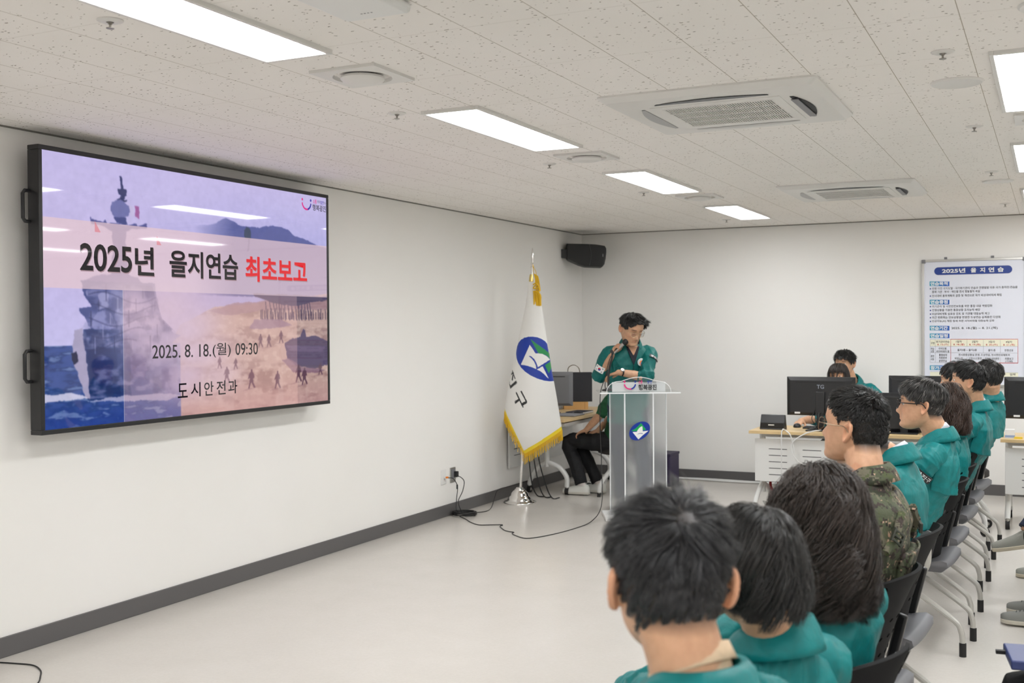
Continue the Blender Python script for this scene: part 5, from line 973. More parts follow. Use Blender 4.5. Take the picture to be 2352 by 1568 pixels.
def person(key, label, root, face, head, look, neck, hip, arms, legs, hair=None, hairm=None, jacket=None, trousers=BLACKC, shoem=None, shoe_kind='shoe', vox=.005, jvox=.006, sw=1., sc=1., pitch=0., roll=0., shirt=None, shirt_h=1., collar=True, yoke=True, short_sleeve=False, glasses=None, eyes=True, tone=1., collar_h=1., group=None, hands=None, name='person', slouch=.022, no_hair=False, brow=True, vneck=False, hem=0.):
    rz = math.atan2(-face[0], face[1]); t = thing(name, label, 'person', root, rz, group); cr, sr = math.cos(rz), math.sin(rz); Rw = np.array([[cr, -sr, 0], [sr, cr, 0], [0, 0, 1]]); r0 = np.array(root, float)
    Lc = lambda p: Rw.T @ (np.array(p, float)-r0); Ld = lambda d: Rw.T @ np.array(d, float)
    hc = Lc(head); lk = norm(Ld((look[0], look[1], 0))); yw = np.array([lk[0], lk[1], 0]); xw = np.cross(yw, (0, 0, 1)); cp, sp_ = math.cos(pitch), math.sin(pitch)
    yv = yw*cp+np.array([0, 0, 1])*sp_; zv = np.cross(xw, yv); x2 = xw*math.cos(roll)+zv*math.sin(roll); z2 = np.cross(x2, yv); M4 = np.eye(4); M4[:3, 0] = x2; M4[:3, 1] = yv; M4[:3, 2] = z2; M4[:3, :3] *= sc; M4[:3, 3] = hc; T = fmat(M4)
    nb = Lc(neck); hp = Lc(hip); b = MB()
    g = head_grid(); b.rings([[T(p) for p in row] for row in g]); 
    for sd in (-1, 1): ear_geo(b, sd, T)
    # neck
    nk0 = T((0, -.028, -.045)); b.tube([nk0+(nk0-nb)*.1, nk0, nk0*.45+nb*.55, nb-np.array([0, 0, .03])], np.array([.052, .056, .056, .058])*sc*(.92 if sw < .93 else 1), 18, sub=3)
    X = np.array([1., 0, 0]); ax = nb-hp; Lt = np.linalg.norm(ax); az = ax/Lt; ay = norm(np.cross(az, X)); ay0 = ay
    def spine(q): 
        s_ = math.sin(math.pi*min(max(q, 0), 1)); return hp+ax*q-ay0*slouch*s_
    def torso(mb, rows, k=1.):
        R = []
        for q, w, df, db in rows:
            c = spine(q); d_ = norm(spine(q+.02)-spine(q-.02)); yv_ = norm(np.cross(d_, X)); n_ = 28; ring = []
            for a_ in np.arange(n_)*2*math.pi/n_:
                ca, sa = math.cos(a_), math.sin(a_); e = .85; px = w*sw*np.sign(ca)*abs(ca)**e; py = (df if sa > 0 else db)*(.5+.5*sw)*np.sign(sa)*abs(sa)**e; ring.append(c+X*px+yv_*py)
            R.append(ring)
        mb.rings(R)
    torso(b, [(-.12, .15, .09, .10), (0, .165, .11, .11), (.25, .145, .10, .095), (.6, .155, .105, .095), (.80, .15, .085, .085), (.87, .125, .07, .07), (.93, .085, .055, .06), (1.0, .055, .048, .052)])
    SH = {}; hl_ = MB()
    for sd, kk in ((-1, 'L'), (1, 'R')):
        sh = spine(.865)+X*sd*.168*sw+np.array([0, 0, .0]); SH[kk] = sh; el, wr, hd, pn = arms[kk][:4]; el, wr = Lc(el), Lc(wr); hd, pn = Ld(hd), Ld(pn)
        b.tube([spine(.86)+X*sd*.09, sh, sh*.5+el*.5, el, el*.55+wr*.45, wr, wr+norm(hd)*.02], np.array([.036, .038, .042, .038, .038, .027, .025]), 12, sub=2)
        kw = (hands or {}).get(kk, {}); hand_geo(b, wr, hd, pn, sd if kw.get('flip') is None else -sd, **{q: w for q, w in kw.items() if q != 'flip'})
        kn, an, td = legs[kk]; kn, an = Lc(kn), Lc(an); hj = hp+X*sd*.088+np.array([0, 0, -.02]); b.tube([hj, hj*.5+kn*.5, kn, kn*.6+an*.4, an], np.array([.075, .068, .05, .046, .034]), 12, sub=2)
    inv = np.linalg.inv(M4)
    hz = not no_hair
    def tint(v):
        h = v@inv[:3, :3].T+inv[:3, 3]; c = np.ones((len(v), 3))*tone; x, y, z = h.T; near = (np.linalg.norm(h, axis=1) < .2)
        lip = np.exp(-((z+.066)/.0075)**4-(x/.023)**4)*(y > .06)*near; c *= 1-lip[:, None]*np.array([.08, .24, .22])
        cheek = (np.exp(-((np.abs(x)-.045)/.02)**2-((z+.03)/.02)**2)*(y > .03)*near); c *= 1-cheek[:, None]*np.array([0, .07, .07])
        ear = (np.abs(x) > .078)*near; c *= 1-ear[:, None]*np.array([-.02, .08, .10])
        if brow: bw = np.exp(-((z-.0245+.10*(np.abs(x)-.03)**2*20)/.0042)**4-((np.abs(x)-.032)/.019)**6)*(y > .05)*near; c *= 1-bw[:, None]*np.array([.78, .82, .82])
        if hz:
            zmin = np.interp(y, [-.102, -.05, -.04, -.028, .0, .012, .026, .045, .066, .085], [-.080, -.066, -.036, .036, .036, .008, .04, .064, .072, .076]); inside = np.clip((z-zmin)/.008, 0, 1)*near*(np.abs(x) < .081)*(y > -.108); inside = inside*np.clip((z+.075-np.where(y < -.03, .03, -.2)+.02)/.03, 0, 1); c = c*(1-inside[:, None])+np.array([.022, .022, .025])*inside[:, None]
        return c
    body = union('body', b, vox, skinm, t, 3, tintfn=tint)
    if eyes:
        for sd in (-1, 1):
            eb = MB(); c0 = np.array([sd*.031, .0672, -.001]); eb.lathe([(0, .0115)]+[(.0115*math.sin(q), .0115*math.cos(q)) for q in np.linspace(.15, 3.0, 10)], n=14, c=(0, 0, 0)); V = np.concatenate(eb.v); V = np.array([T(c0+np.array([p[0]*1.15, p[2]*1.0, p[1]*.55])) for p in V]); ob = MB().add(V, eb.f).build('eye', EYEM, t)
            iris = MB(); iris.lathe([(0, .0), (.0048, .0002), (.005, -.002)], n=12); V = np.concatenate(iris.v); V = np.array([T(c0+np.array([p[0], .0116+p[2], p[1]])) for p in V]); MB().add(V, iris.f).build('iris', IRISM, ob)
    # hair
    if hair is not None:
        cp_ = hair.pop('cols', None); cp2 = None
        if cp_: cp2 = [((inv[:3, :3] @ c_+inv[:3, 3]), np.array(rd)) for c_, rd in [(spine(q_), rd_) for q_, rd_ in cp_]]
        V, F, tn_ = hair_geo(col_pts=cp2, **hair); V = V@M4[:3, :3].T+M4[:3, 3]; hr = add_mesh('hair', V, F, hairm, t); colattr(hr.data, 'tone', np.repeat(tn_[:, None], 3, 1))
    # clothing
    if jacket is not None:
        jm = jacket; j = MB(); yk = .003 if yoke else 0; sleeves = []
        torso(j, ([(-.10-hem, .185, .135, .118)] if hem else [])+[(-.10, .18, .135, .11), (-.02, .19, .14, .115), (.10, .188, .14, .115), (.3, .186, .142, .116), (.50, .192, .145, .122), (.535, .193, .145, .125), (.545, .196, .145, .126+yk), (.70, .20, .138, .124+yk), (.80, .197, .118, .114+yk), (.87, .178, .10, .10+yk*.8), (.915, .145, .085, .09), (.955, .110, .07, .08), (1.0, .078, .06, .068)])
        for sd, kk in ((-1, 'L'), (1, 'R')):
            el, wr = Lc(arms[kk][0]), Lc(arms[kk][1]); sh = SH[kk]; end = wr if not short_sleeve or kk not in short_sleeve else el*(1-short_sleeve[kk])+wr*short_sleeve[kk]
            dn = np.array([0, 0, -.012]); fw_ = norm(end-el)
            slv = MB(); slv.tube([spine(.84)+X*sd*.10, sh+X*sd*.002+np.array([0, 0, -.012]), sh*.66+el*.34+X*sd*.012, sh*.3+el*.7, el-fw_*.01, el*.5+end*.5, end-fw_*.02, end], np.array([.060, .072, .074, .070, .066, .060, .050, .047])*(.6+.4*sw), 18, sub=3); sleeves.append((slv, sd, wr))
        jk = union('jacket', j, jvox, jm, t, 4, fold=.0085, seed=sum(map(ord, key)))
        for slv, sd, wr in sleeves: union('sleeve', slv, jvox, jm, jk, 3, fold=.0085, seed=sum(map(ord, key))+sd+2)
        if yoke:
            G = []
            for q in np.linspace(.92, .56, 34):
                w_ = np.interp(q, [.54, .7, .80, .87, .915, .955], [.196, .20, .197, .178, .145, .110]); db = np.interp(q, [.54, .7, .82, .9, .955], [.131, .126, .112, .095, .08])+np.interp(q, [.56, .62, .80, .87, .92], [.024, .013, .007, -.001, -.014])
                c = spine(q); d_ = norm(spine(q+.02)-spine(q-.02)); yv_ = norm(np.cross(d_, X)); row = []
                for a_ in np.linspace(math.pi+.22, 2*math.pi-.22, 64):
                    ca_, sa_ = math.cos(a_), math.sin(a_); row.append(c+X*(w_+np.interp(q, [.8, .92], [.004, -.016]))*sw*np.sign(ca_)*abs(ca_)**.85+yv_*db*(.5+.5*sw)*np.sign(sa_)*abs(sa_)**.85+yv_*.004*math.sin(a_*9+q*14)*np.clip((.9-q)*4, 0, 1))
                G.append(row)
            solid_sheet('back_yoke', G, jm, jk, .004, .006, sum(map(ord, key)))
        if collar:
            ca = norm(nb-spine(.9)+ay*.02); cy = norm(np.cross(ca, X)); G = []
            pf_ = [(.067, -.02), (.063, .022*collar_h), (.066, .040*collar_h), (.073, .041*collar_h), (.084, .018), (.092, -.006), (.096, -.024)]
            for ph in np.linspace(-2.62, 2.62, 41):
                fr = max(0, (abs(ph)-1.5)/1.12); row = []
                for i_, (r_, h_) in enumerate(pf_):
                    rr = r_*(.90+.1*sw)*(1+.10*fr); ex = 1.0+(.25*fr if i_ > 3 else 0); row.append(nb+ca*(h_-.045*fr-(.03*fr if i_ > 4 else 0))+X*(rr*ex*math.sin(ph)*1.03)-cy*(rr*math.cos(ph))*(1 if abs(ph) < 1.57 else 1.15))
                G.append(row)
            solid_sheet('collar', G, jm, jk, .0045)
        if shirt is not None:
            G = []; ca = norm(nb-spine(.9)+ay*.05); cy = norm(np.cross(ca, X))
            for ph in np.linspace(-2.9, 2.9, 41):
                fr = max(0, (abs(ph)-1.4)/1.5); G.append([nb+ca*(h_*shirt_h-.035*fr)+X*(r_*math.sin(ph))-cy*(r_*math.cos(ph))*(1 if abs(ph) < 1.57 else 1.1) for r_, h_ in ((.060, -.03), (.0575, .03), (.0585, .047), (.062, .046), (.068, .02))])
            solid_sheet('shirt_collar', G, shirt, t, .003)
    if trousers is not None:
        tr_ = MB(); torso(tr_, [(-.17, .17, .11, .12), (-.06, .185, .125, .12), (.06, .178, .12, .118), (.16, .16, .11, .108)])
        for sd, kk in ((-1, 'L'), (1, 'R')):
            kn, an, td = legs[kk]; kn, an = Lc(kn), Lc(an); hj = hp+X*sd*.09+np.array([0, 0, -.02]); fe = an+norm(kn-an)*.01
            tr_.tube([hj-norm(kn-hj)*.04, hj, hj*.5+kn*.5, kn+norm(kn-hj)*.005, kn*.5+an*.5, fe], np.array([.085, .098, .085, .070, .066, .060]), 16, sub=3)
        union('trousers', tr_, jvox, trousers, t, 4, fold=.0035, seed=3)
    if shoem is not None:
        for sd, kk in ((-1, 'L'), (1, 'R')):
            kn, an, td = legs[kk]; an = Lc(an); td = norm(Ld(td)); sx_ = norm(np.cross(td, (0, 0, 1))); upv = np.cross(sx_, td); bs = an-upv*.085; so_ = MB(); R = []; up_ = MB(); R2 = []
            for q, w, h in ((-.075, .022, .045), (-.065, .032, .07), (-.03, .037, .085), (.02, .039, .082), (.07, .043, .062), (.12, .047, .048), (.16, .043, .040), (.185, .028, .032), (.194, .012, .024)):
                c0 = bs+td*q; R.append([c0+sx_*w*1.06*sx1+upv*z1 for sx1, z1 in ((-1, 0), (1, 0), (1.02, .022), (-1.02, .022))]); R2.append([c0+sx_*w*math.cos(a_)+upv*(.016+max(0, math.sin(a_))**.7*h) for a_ in np.linspace(-.1, math.pi+.1, 12)])
            ob = up_.rings(R2).build(shoe_kind, shoem[0], t, ang=60); so_.rings(R).build('sole', shoem[1], ob, bevel=.004)
            if len(shoem) > 2:
                lc_ = MB()
                for i_ in range(5): c0 = bs+td*(.045+i_*.018); hh = .016+np.interp(.045+i_*.018, [.02, .07, .12, .16], [.082, .062, .048, .04])+.001; lc_.tube([c0-sx_*.018+upv*(hh-.006), c0+upv*hh, c0+sx_*.018+upv*(hh-.006)], .0026, 5)
                lc_.build('laces', shoem[2], ob)
            if shoe_kind == 'sneaker': so2 = MB(); so2.tube([an+upv*.0, an+upv*.05], .040, 12); so2.build('sock', SOCK, t)
    if glasses is not None:
        gm_, lens = glasses; gl = MB(); gk = lens or 1.
        for sd in (-1, 1):
            ctr = np.array([sd*.0335, .101, -.004]); lp_ = [ctr+np.array([.0245*np.sign(math.cos(q))*abs(math.cos(q))**.8, -.010*abs(math.cos(q))*(1 if math.cos(q)*sd > 0 else .2), .0195*np.sign(math.sin(q))*abs(math.sin(q))**.8]) for q in np.linspace(0, 2*math.pi, 25)]
            gl.tube([T(p) for p in lp_], .0014*sc*gk, 6); gl.tube([T(p) for p in ((sd*.058, .090, .004), (sd*.074, .07, .006), (sd*.0815, .02, .008), (sd*.083, -.012, .010), (sd*.081, -.03, -.008), (sd*.079, -.040, -.022))], .0014*sc*gk, 6, sub=3)
        gl.tube([T(p) for p in ((-.009, .104, .0), (0, .107, .003), (.009, .104, .0))], .0012*sc, 6, sub=3); go = gl.build('glasses', gm_, t)
        for sd in (-1, 1):
            ctr = np.array([sd*.0335, .1005, -.004]); MB().add([T(ctr+np.array([.0235*math.cos(q), -.006*abs(math.cos(q)), .0185*math.sin(q)])) for q in np.arange(20)*math.pi/10], [tuple(range(20))]).build('lens', GLASS, go)
    PEOPLE[key] = dict(t=t, T=T, M4=M4, spine=spine, Lc=Lc, Ld=Ld, nb=nb, X=X, ay=ay, SH=SH, ax=ax, torso=torso, hp=hp); return t
EYEM = mat('eye_white', srgb(226, 222, 216), .2); IRISM = mat('iris_dark', srgb(34, 24, 20), .2); SOCK = cloth_mat('white_sock_knit', srgb(224, 216, 212), .9, .1)
s = N('lens_glass'); s.set(Base_Color=(.02, .02, .02, 1), Roughness=.02); tr0 = s.n('ShaderNodeBsdfTransparent', {0: (.93, .93, .94, 1)}); mx0 = s.n('ShaderNodeMixShader', {0: .13, 1: tr0.outputs[0], 2: s.b.outputs[0]}); s.t.links.new(mx0.outputs[0], s.o.inputs[0]); GLASS = s.m
WSHOE = (mat('white_leather', srgb(226, 226, 220), .5), mat('white_sole', srgb(214, 210, 200), .6), M['paper']); BSHOE = (mat('black_leather', srgb(30, 28, 28), .4), M['dark']); GSHOE = (mat('grey_knit', srgb(132, 132, 128), .85, bump=(350, .4, .002)), mat('grey_sole', srgb(196, 190, 176), .6), M['dark']); G2SHOE = (mat('pale_grey_knit', srgb(150, 150, 142), .85, bump=(350, .4, .002)), mat('cream_sole', srgb(206, 196, 174), .6)); TANBOOT = (mat('tan_boot', srgb(120, 92, 62), .7), mat('tan_sole', srgb(70, 56, 44), .8))
def seated(key, label, y, head, look, neckx, neckz, hair, hairm, yr=None, facing=(-1, 0), hipx=3.945, **kw):
    yr = y if yr is None else yr; fx_, fy_ = norm(facing); sx_, sy_ = -fy_, fx_   # left of the sitter
    hip = np.array([hipx, yr, .56]); P = lambda f, l, z: (hip[0]+fx_*f+sx_*l, hip[1]+fy_*f+sy_*l, z)
    arms = {'L': (P(.07, .275, .73), P(.31, .13, .63), (fx_, fy_, -.25), (0, 0, -1)), 'R': (P(.07, -.275, .73), P(.31, -.13, .63), (fx_, fy_, -.25), (0, 0, -1))}
    legs = {'L': (P(.43, .11, .53), P(.40, .12, .09), (fx_, fy_, 0)), 'R': (P(.43, -.11, .53), P(.40, -.12, .09), (fx_, fy_, 0))}
    kw.setdefault('shoem', BSHOE); kw.setdefault('jacket', TEAL)
    nk = (neckx, kw.pop('ny', yr), neckz)
    return person(key, label, (hip[0], hip[1], 0), facing, head, look, nk, hip, arms, legs, hair=hair, hairm=hairm, group='people seated in the front row', **kw)
def short(n, seed, wid, **kw): return dict(kind='short', n=n, seed=seed, wid=wid, **{**dict(length=.055, sidelen=.022, lift=.22, vol=.16, nseg=6, clump=.35, nclump=160), **kw})
SHO = [(.84, (.17, .095, .05)), (.97, (.066, .070, .09))]
seated('A', 'person nearest the camera seen from behind, charcoal hair, cream inner collar under a teal jacket', 1.62, (4.105, 1.58, 1.222), (-.47, .88), 4.150, 1.075, short(9500, 1, .00105, length=.07, sidelen=.024, lift=.26, vol=.14, clump=.6, nclump=260, rnd=.12, part=(.012, -.062, .10)), HA, facing=(-.86, .5), shirt=CREAM, sc=1.02, vox=.003, jvox=.005, yr=1.56, collar_h=.75)
seated('B', 'person with a short black wavy bob in a teal jacket, second from the camera', 2.16, (4.105, 2.10, 1.135), (-.5, .86), 4.130, .985, dict(kind='bob', n=8500, seed=2, wid=.0012, length=.26, lift=.12, vol=.17, nseg=14, grav=.34, clump=.74, nclump=64, wave=.022, cut=-.062, part=(.02, .0, .118), cols=[(.97, (.07, .075, .09))], hl=.004), HB, facing=(-.86, .5), sw=.9, vox=.0035, jvox=.005)
seated('C', 'person with long dark brown wavy hair over a teal jacket, third from the camera', 2.74, (4.115, 2.68, 1.140), (-.78, .62), 4.140, .985, dict(kind='long', n=11500, seed=3, wid=.0012, length=.42, lift=.10, vol=.32, nseg=24, grav=.30, clump=.8, nclump=62, wave=.040, cut=-.205, part=(.01, .03, .118), cols=SHO, hl=.004), HBR, facing=(-.9, .42), sw=.9, vox=.0035, jvox=.005)
sold = seated('D', 'soldier in camouflage with a pocketed vest, thin glasses and spiky black hair', 3.72, (4.035, 3.74, 1.262), (-.93, .36), 4.085, 1.115, short(9500, 4, .00105, length=.036, sidelen=.006, lift=.6, vol=.17, clump=.3, fr=.6, rnd=.08, part=(.0, -.05, .11)), HB, facing=(-1, .12), hipx=3.92, yr=3.68, jacket=CAMO, trousers=CAMO, shoem=TANBOOT, yoke=False, pitch=.14, glasses=(mat('thin_bronze_rim', (.25, .18, .12, 1), .3, .9), None), sc=1.03, vox=.003, jvox=.005, collar_h=.8)
seated('E', 'person leaning forward just past the soldier, head hidden by him, plain teal back', 4.50, (3.945, 4.46, 1.160), (-1, .1), 4.070, 1.085, short(2500, 5, .0016), HB, shirt=SHIRTW, shirt_h=.75, facing=(-1, .05), jvox=.006)
seated('F', 'grey-haired person with black glasses, pale shirt collar and an arm patch on a teal jacket', 5.80, (4.052, 5.62, 1.212), (-1, .02), 4.125, 1.06, short(8000, 6, .0012, length=.075, sidelen=.016, lift=.2, vol=.14, clump=.45, nclump=220, rnd=.08, fr=.8, part=(.03, -.035, .118)), HG, shirt=SHIRTW, facing=(-1, .0), yr=5.76, ny=5.66, pitch=.08, glasses=(mat('black_rim', srgb(20, 20, 22), .3), 1.7), sc=1.03, vox=.0035, jvox=.005)
seated('G', 'person with shoulder-length brown wavy hair, half hidden behind the grey-haired man', 6.46, (4.085, 6.38, 1.155), (-1, .1), 4.135, 1.01, dict(kind='long', n=5000, seed=7, wid=.0018, length=.27, lift=.12, vol=.34, nseg=14, grav=.30, clump=.65, nclump=80, wave=.018, cut=-.15, part=(.0, .02, .118), cols=SHO, hl=.004), HBR2, sw=.9)
seated('H', 'person with thick black hair looking up at the screen, in front of the notice board', 7.40, (4.150, 7.32, 1.246), (-1, .05), 4.195, 1.085, short(5000, 8, .0017, length=.065, sidelen=.018, lift=.3, vol=.2, fr=.6), HB, shirt=SHIRTW, yr=7.36, pitch=.12, hipx=4.0)
seated('I', 'person with black hair leaning forward, face hidden behind the man looking up', 8.05, (4.030, 8.0, 1.215), (-1, .1), 4.120, 1.085, short(3000, 9, .002, length=.06, sidelen=.03), HB, hipx=3.98)
seated('J', 'person at the far end of the front row, black hair, back to the camera', 8.68, (4.205, 8.62, 1.215), (-.8, .55), 4.215, 1.065, short(3500, 10, .002, length=.05, sidelen=.025), HB, hipx=4.0, facing=(-.95, .3))
# ------------------------------------------------------------------ soldier's vest and everybody's badges
def surf(key, q, ang, off):
    """point on a sitter's torso: height fraction q, angle (pi/2 front, 3pi/2 back), offset outwards"""
    d = PEOPLE[key]; sp_ = d['spine']; c = sp_(q); t_ = norm(sp_(q+.02)-sp_(q-.02)); yv = norm(np.cross(t_, d['X'])); qq = [0, .3, .5, .7, .80, .87, .915, .955]; w = np.interp(q, qq, [.19, .186, .192, .20, .197, .178, .145, .11])+off; b_ = np.interp(q, qq, [.115, .116, .122, .124, .114, .10, .09, .08])+off
    ca, sa = math.cos(ang), math.sin(ang); return c+d['X']*w*np.sign(ca)*abs(ca)**.85+yv*b_*np.sign(sa)*abs(sa)**.85
ST = PEOPLE['D']['t']
G = []
for q in np.linspace(.06, .945, 30):
    hw = 1.26 if q > .55 else 1.26+(.55-q)*1.2; hw = min(hw, 1.62)
    if q > .8: hw = 1.26+(q-.8)*1.0
    G.append([surf('D', q, 1.5*math.pi+a, .026+.004*math.sin(q*40+a*3)-.026*max(0, (q-.86)/.085)) for a in np.linspace(-hw, hw, 36)])
vest = solid_sheet('vest_back', G, CAMO, ST, .016)
G = [[surf('D', q, .5*math.pi+a, .028) for a in np.linspace(-1.2, 1.2, 24)] for q in np.linspace(.06, .9, 18)]; solid_sheet('vest_front', G, CAMO, ST, .014)
def patch_box(key, q0, q1, a0, a1, off, th, name, m, parent):
    G = [[surf(key, q, a, off) for a in np.linspace(a0, a1, 10)] for q in np.linspace(q0, q1, 8)]; o = solid_sheet(name, G, m, parent, th); return o
B3 = 1.5*math.pi
patch_box('D', .40, .66, B3-.10, B3+.62, .046, .030, 'vest_pouch', CAMO, ST); patch_box('D', .60, .675, B3-.12, B3+.64, .063, .006, 'pouch_flap', CAMO, ST)
patch_box('D', .14, .34, B3-.7, B3+.1, .040, .012, 'vest_panel', CAMO, ST)
for q, a, tl in ((.77, B3+.50, 1.), (.77, B3-.50, -1.), (.30, B3-.52, .6), (.30, B3+.55, -.6)):
    sb = MB(); P_ = [surf('D', q+dq, a+tl*da, .044+.004*math.sin(dq*60)) for dq, da in ((.10, -.22), (.06, -.12), (.02, -.02), (-.04, .08), (-.08, .20))]; sb.tube(P_, [.013]*5, 6, sub=3); st_ = sb.build('strap', CAMO, ST)
    bk = MB(); c0 = surf('D', q, a, .056); n_ = norm(c0-PEOPLE['D']['spine'](q)); u_ = norm(P_[3]-P_[1]); l_ = np.cross(n_, u_)
    for k_ in (-1, 0, 1): bk.box(c0+u_*k_*.016, (.007, .05, .011), [u_, l_, n_])
    for k_ in (-1, 1): bk.box(c0+l_*k_*.022, (.045, .007, .012), [u_, l_, n_])
    bk.build('buckle', mat('olive_buckle', srgb(52, 54, 44), .5), st_, bevel=.0015)
def arm_patch(key, arm, f, ang, w, h, txt, base, ink_, dist, name='arm_patch', el=None, wr=None, txtw=.8):
    """cloth badge wrapped on an upper sleeve"""
    d = PEOPLE[key]; sh = d['SH'][arm]; e = d['Lc'](el); ax = norm(e-sh); c = sh+(e-sh)*f; s1 = norm(np.array(ang)-ax*np.dot(ang, ax)); s2 = np.cross(ax, s1)
    def P(x, y, o): th = -x/dist; return c+ax*(-y)+(s1*math.cos(th)+s2*math.sin(th))*(dist+o)
    b = MB(); n = 12; V = [P(-w/2+w*i/n, sg*h/2, o) for o in (0, .004) for sg in (-1, 1) for i in range(n+1)]; m_ = n+1; F = []
    for i in range(n): F += [(i, i+1, m_+i+1, m_+i), (2*m_+i, 2*m_+i+1, 3*m_+i+1, 3*m_+i), (i, i+1, 2*m_+i+1, 2*m_+i), (m_+i, m_+i+1, 3*m_+i+1, 3*m_+i)]
    F += [(0, m_, 3*m_, 2*m_), (n, m_+n, 3*m_+n, 2*m_+n)]
    o = b.add(V, F).build(name, base, d['t'], smooth=False)
    if txt:
        v, f_ = textpoly(txt, .02); v = v.copy(); sz = v.max(0); v = (v-sz/2)/sz*(w*txtw, h*.62); mb = MB(); mb.add([P(x, y, .0052) for x, y in v], f_); mb.build('patch_lettering', ink_, o, smooth=False)
    return o, P
FH = PEOPLE['F']; ay_ = (lambda v: np.array(FH['Ld'](v)))
fy = 5.76; hipF = np.array([4.02, fy, .535]); elF = (3.945-.07, hipF[1]-.275, .73)
arm_patch('F', 'L', .27, FH['Ld']((.95, -1, .1)), .115, .034, '광진구', M['ink'], M['paper'], .082, el=elF)
# ------------------------------------------------------------------ the standing speaker
lp = np.array([1.34, 9.12, 0]); lface = norm(B2+.18*F2)
mic_a, mic_b = np.array([1.262, 8.955, 1.392]), np.array([1.336, 8.965, 1.462])
person('L', 'standing speaker in a deep green jacket holding a microphone to the mouth behind the lectern', tuple(lp), lface, (1.372, 9.025, 1.572), (lface[0]+.30*F2[0], lface[1]+.30*F2[1]), (1.330, 9.115, 1.448), (1.285, 9.16, .93),
       {'R': ((1.05, 9.06, 1.150), (1.205, 8.965, 1.335), norm((.32, -.10, .75)), norm((.85, .25, -.25))), 'L': ((1.50, 9.02, 1.165), (1.315, 8.885, 1.205), norm((-.9, -.02, -.22)), norm((-.1, .1, -1)))},
       {'R': ((1.22, 9.10, .50), (1.20, 9.18, .09), B2), 'L': ((1.40, 9.18, .50), (1.40, 9.26, .09), B2)},
       hair=short(5000, 21, .0019, length=.07, sidelen=.022, lift=.3, vol=.20, clump=.5, fr=.8, rnd=.07, hl=.014, sweep=(-1.1, -.1, .45), part=(.02, -.04, .115)), hairm=HB, jacket=TEALD, trousers=NAVYC, shoem=BSHOE, vox=.004, jvox=.006, pitch=-.42, roll=.06, short_sleeve={'R': .10, 'L': .36}, shirt=SHIRTB, glasses=(mat('fine_gold_rim', (.55, .45, .28, 1), .25, .9), None), sc=1.13, hem=.22, eyes=False, slouch=.03, tone=.84,
       hands={'R': dict(curl=.9, thumb=.7, spread=.03), 'L': dict(curl=.42, spread=.05, thumb=.3)})
D_ = PEOPLE['L']; T_ = D_['T']; LT = D_['t']
for sd in (-1, 1): MB().tube([T_((sd*.032-.013, .0835, -.004)), T_((sd*.032-.005, .0865, -.0065)), T_((sd*.032+.005, .0865, -.0065)), T_((sd*.032+.013, .0835, -.004))], .0012, 6, sub=3).build('eyelashes', mat('lash', srgb(30, 22, 20), .6), LT)
mk = thing('hand_microphone', 'black and silver hand microphone at the speaker\'s mouth', 'microphone', tuple(mic_a)); dm = norm(mic_b-mic_a); a1 = norm(np.cross(dm, (0, 0, 1))); a2 = np.cross(dm, a1); AX = [a1, a2, dm]
MB().lathe([(0, -.045), (.010, -.045), (.012, -.02), (.0135, .03), (.0165, .075), (.017, .08), (0, .081)], n=18, ax=AX).build('handle', M['steel'], mk); MB().lathe([(0, -.08), (.008, -.08), (.009, -.04), (0, -.04)], n=12, ax=AX).build('plug', M['black'], mk)
MB().lathe([(0, .078), (.018, .079), (.0245, .092), (.0255, .105), (.022, .12), (.012, .129), (0, .131)], n=20, ax=AX).build('grille', mat('mic_grille', srgb(26, 26, 27), .45, bump=(900, .6, .001)), mk)
# flag patch, round badge, arm name strip and watch
dL = D_['Ld']; o, P = arm_patch('L', 'R', .62, dL(B2*1.-F2*.45), .085, .055, None, M['paper'], None, .083, name='flag_patch', el=(1.05, 9.06, 1.150))
b = MB(); n = 14
def pdisc(cx, cy, r_, k, a0=0, a1=2*math.pi, o=.0055): b.add([P(cx, cy, o)]+[P(cx+r_*math.cos(q), cy+r_*math.sin(q), o) for q in np.linspace(a0, a1, n)], [(0, i, i+1) for i in range(1, n)], k)
pdisc(0, 0, .013, 0, -.5, math.pi-.5); pdisc(0, 0, .013, 1, math.pi-.5, 2*math.pi-.5); pdisc(-.0057, .003, .0068, 0, o=.0062); pdisc(.0057, -.003, .0068, 1, o=.0062); b.build('taegeuk', (M['red'], M['blue']), o, smooth=False)
b = MB()
for sx in (-1, 1):
    for sy in (-1, 1):
        for k in (-1, 0, 1): c0 = np.array([sx*.026, sy*.015]); u_ = norm((sx*.6, sy*-.8)); w_ = np.array([-u_[1], u_[0]]); q = [c0+w_*k*.0036+u_*a*.0065+w_*e_*.001 for a, e_ in ((-1, -1), (1, -1), (1, 1), (-1, 1))]; b.add([P(*z_, .0055) for z_ in q], [(0, 1, 2, 3)])
b.build('trigrams', M['ink'], o, smooth=False)
arm_patch('L', 'L', .42, dL(B2*1.+F2*.55), .10, .032, '광진구', M['ink'], M['paper'], .084, el=(1.50, 9.02, 1.165))
def chest(x, q, off): 
    c = D_['spine'](q); t_ = norm(D_['spine'](q+.02)-D_['spine'](q-.02)); yv = norm(np.cross(t_, D_['X'])); d_ = np.interp(q, [.5, .7, .80, .87, .915, .955, 1.], [.145, .138, .118, .10, .085, .07, .06]); w = np.interp(q, [.5, .7, .80, .87, .915, .955, 1.], [.192, .2, .197, .178, .145, .110, .078]); sx = x/w; return c+D_['X']*x+yv*(d_*(max(0, 1-abs(sx)**(2/.85)))**.425+off)
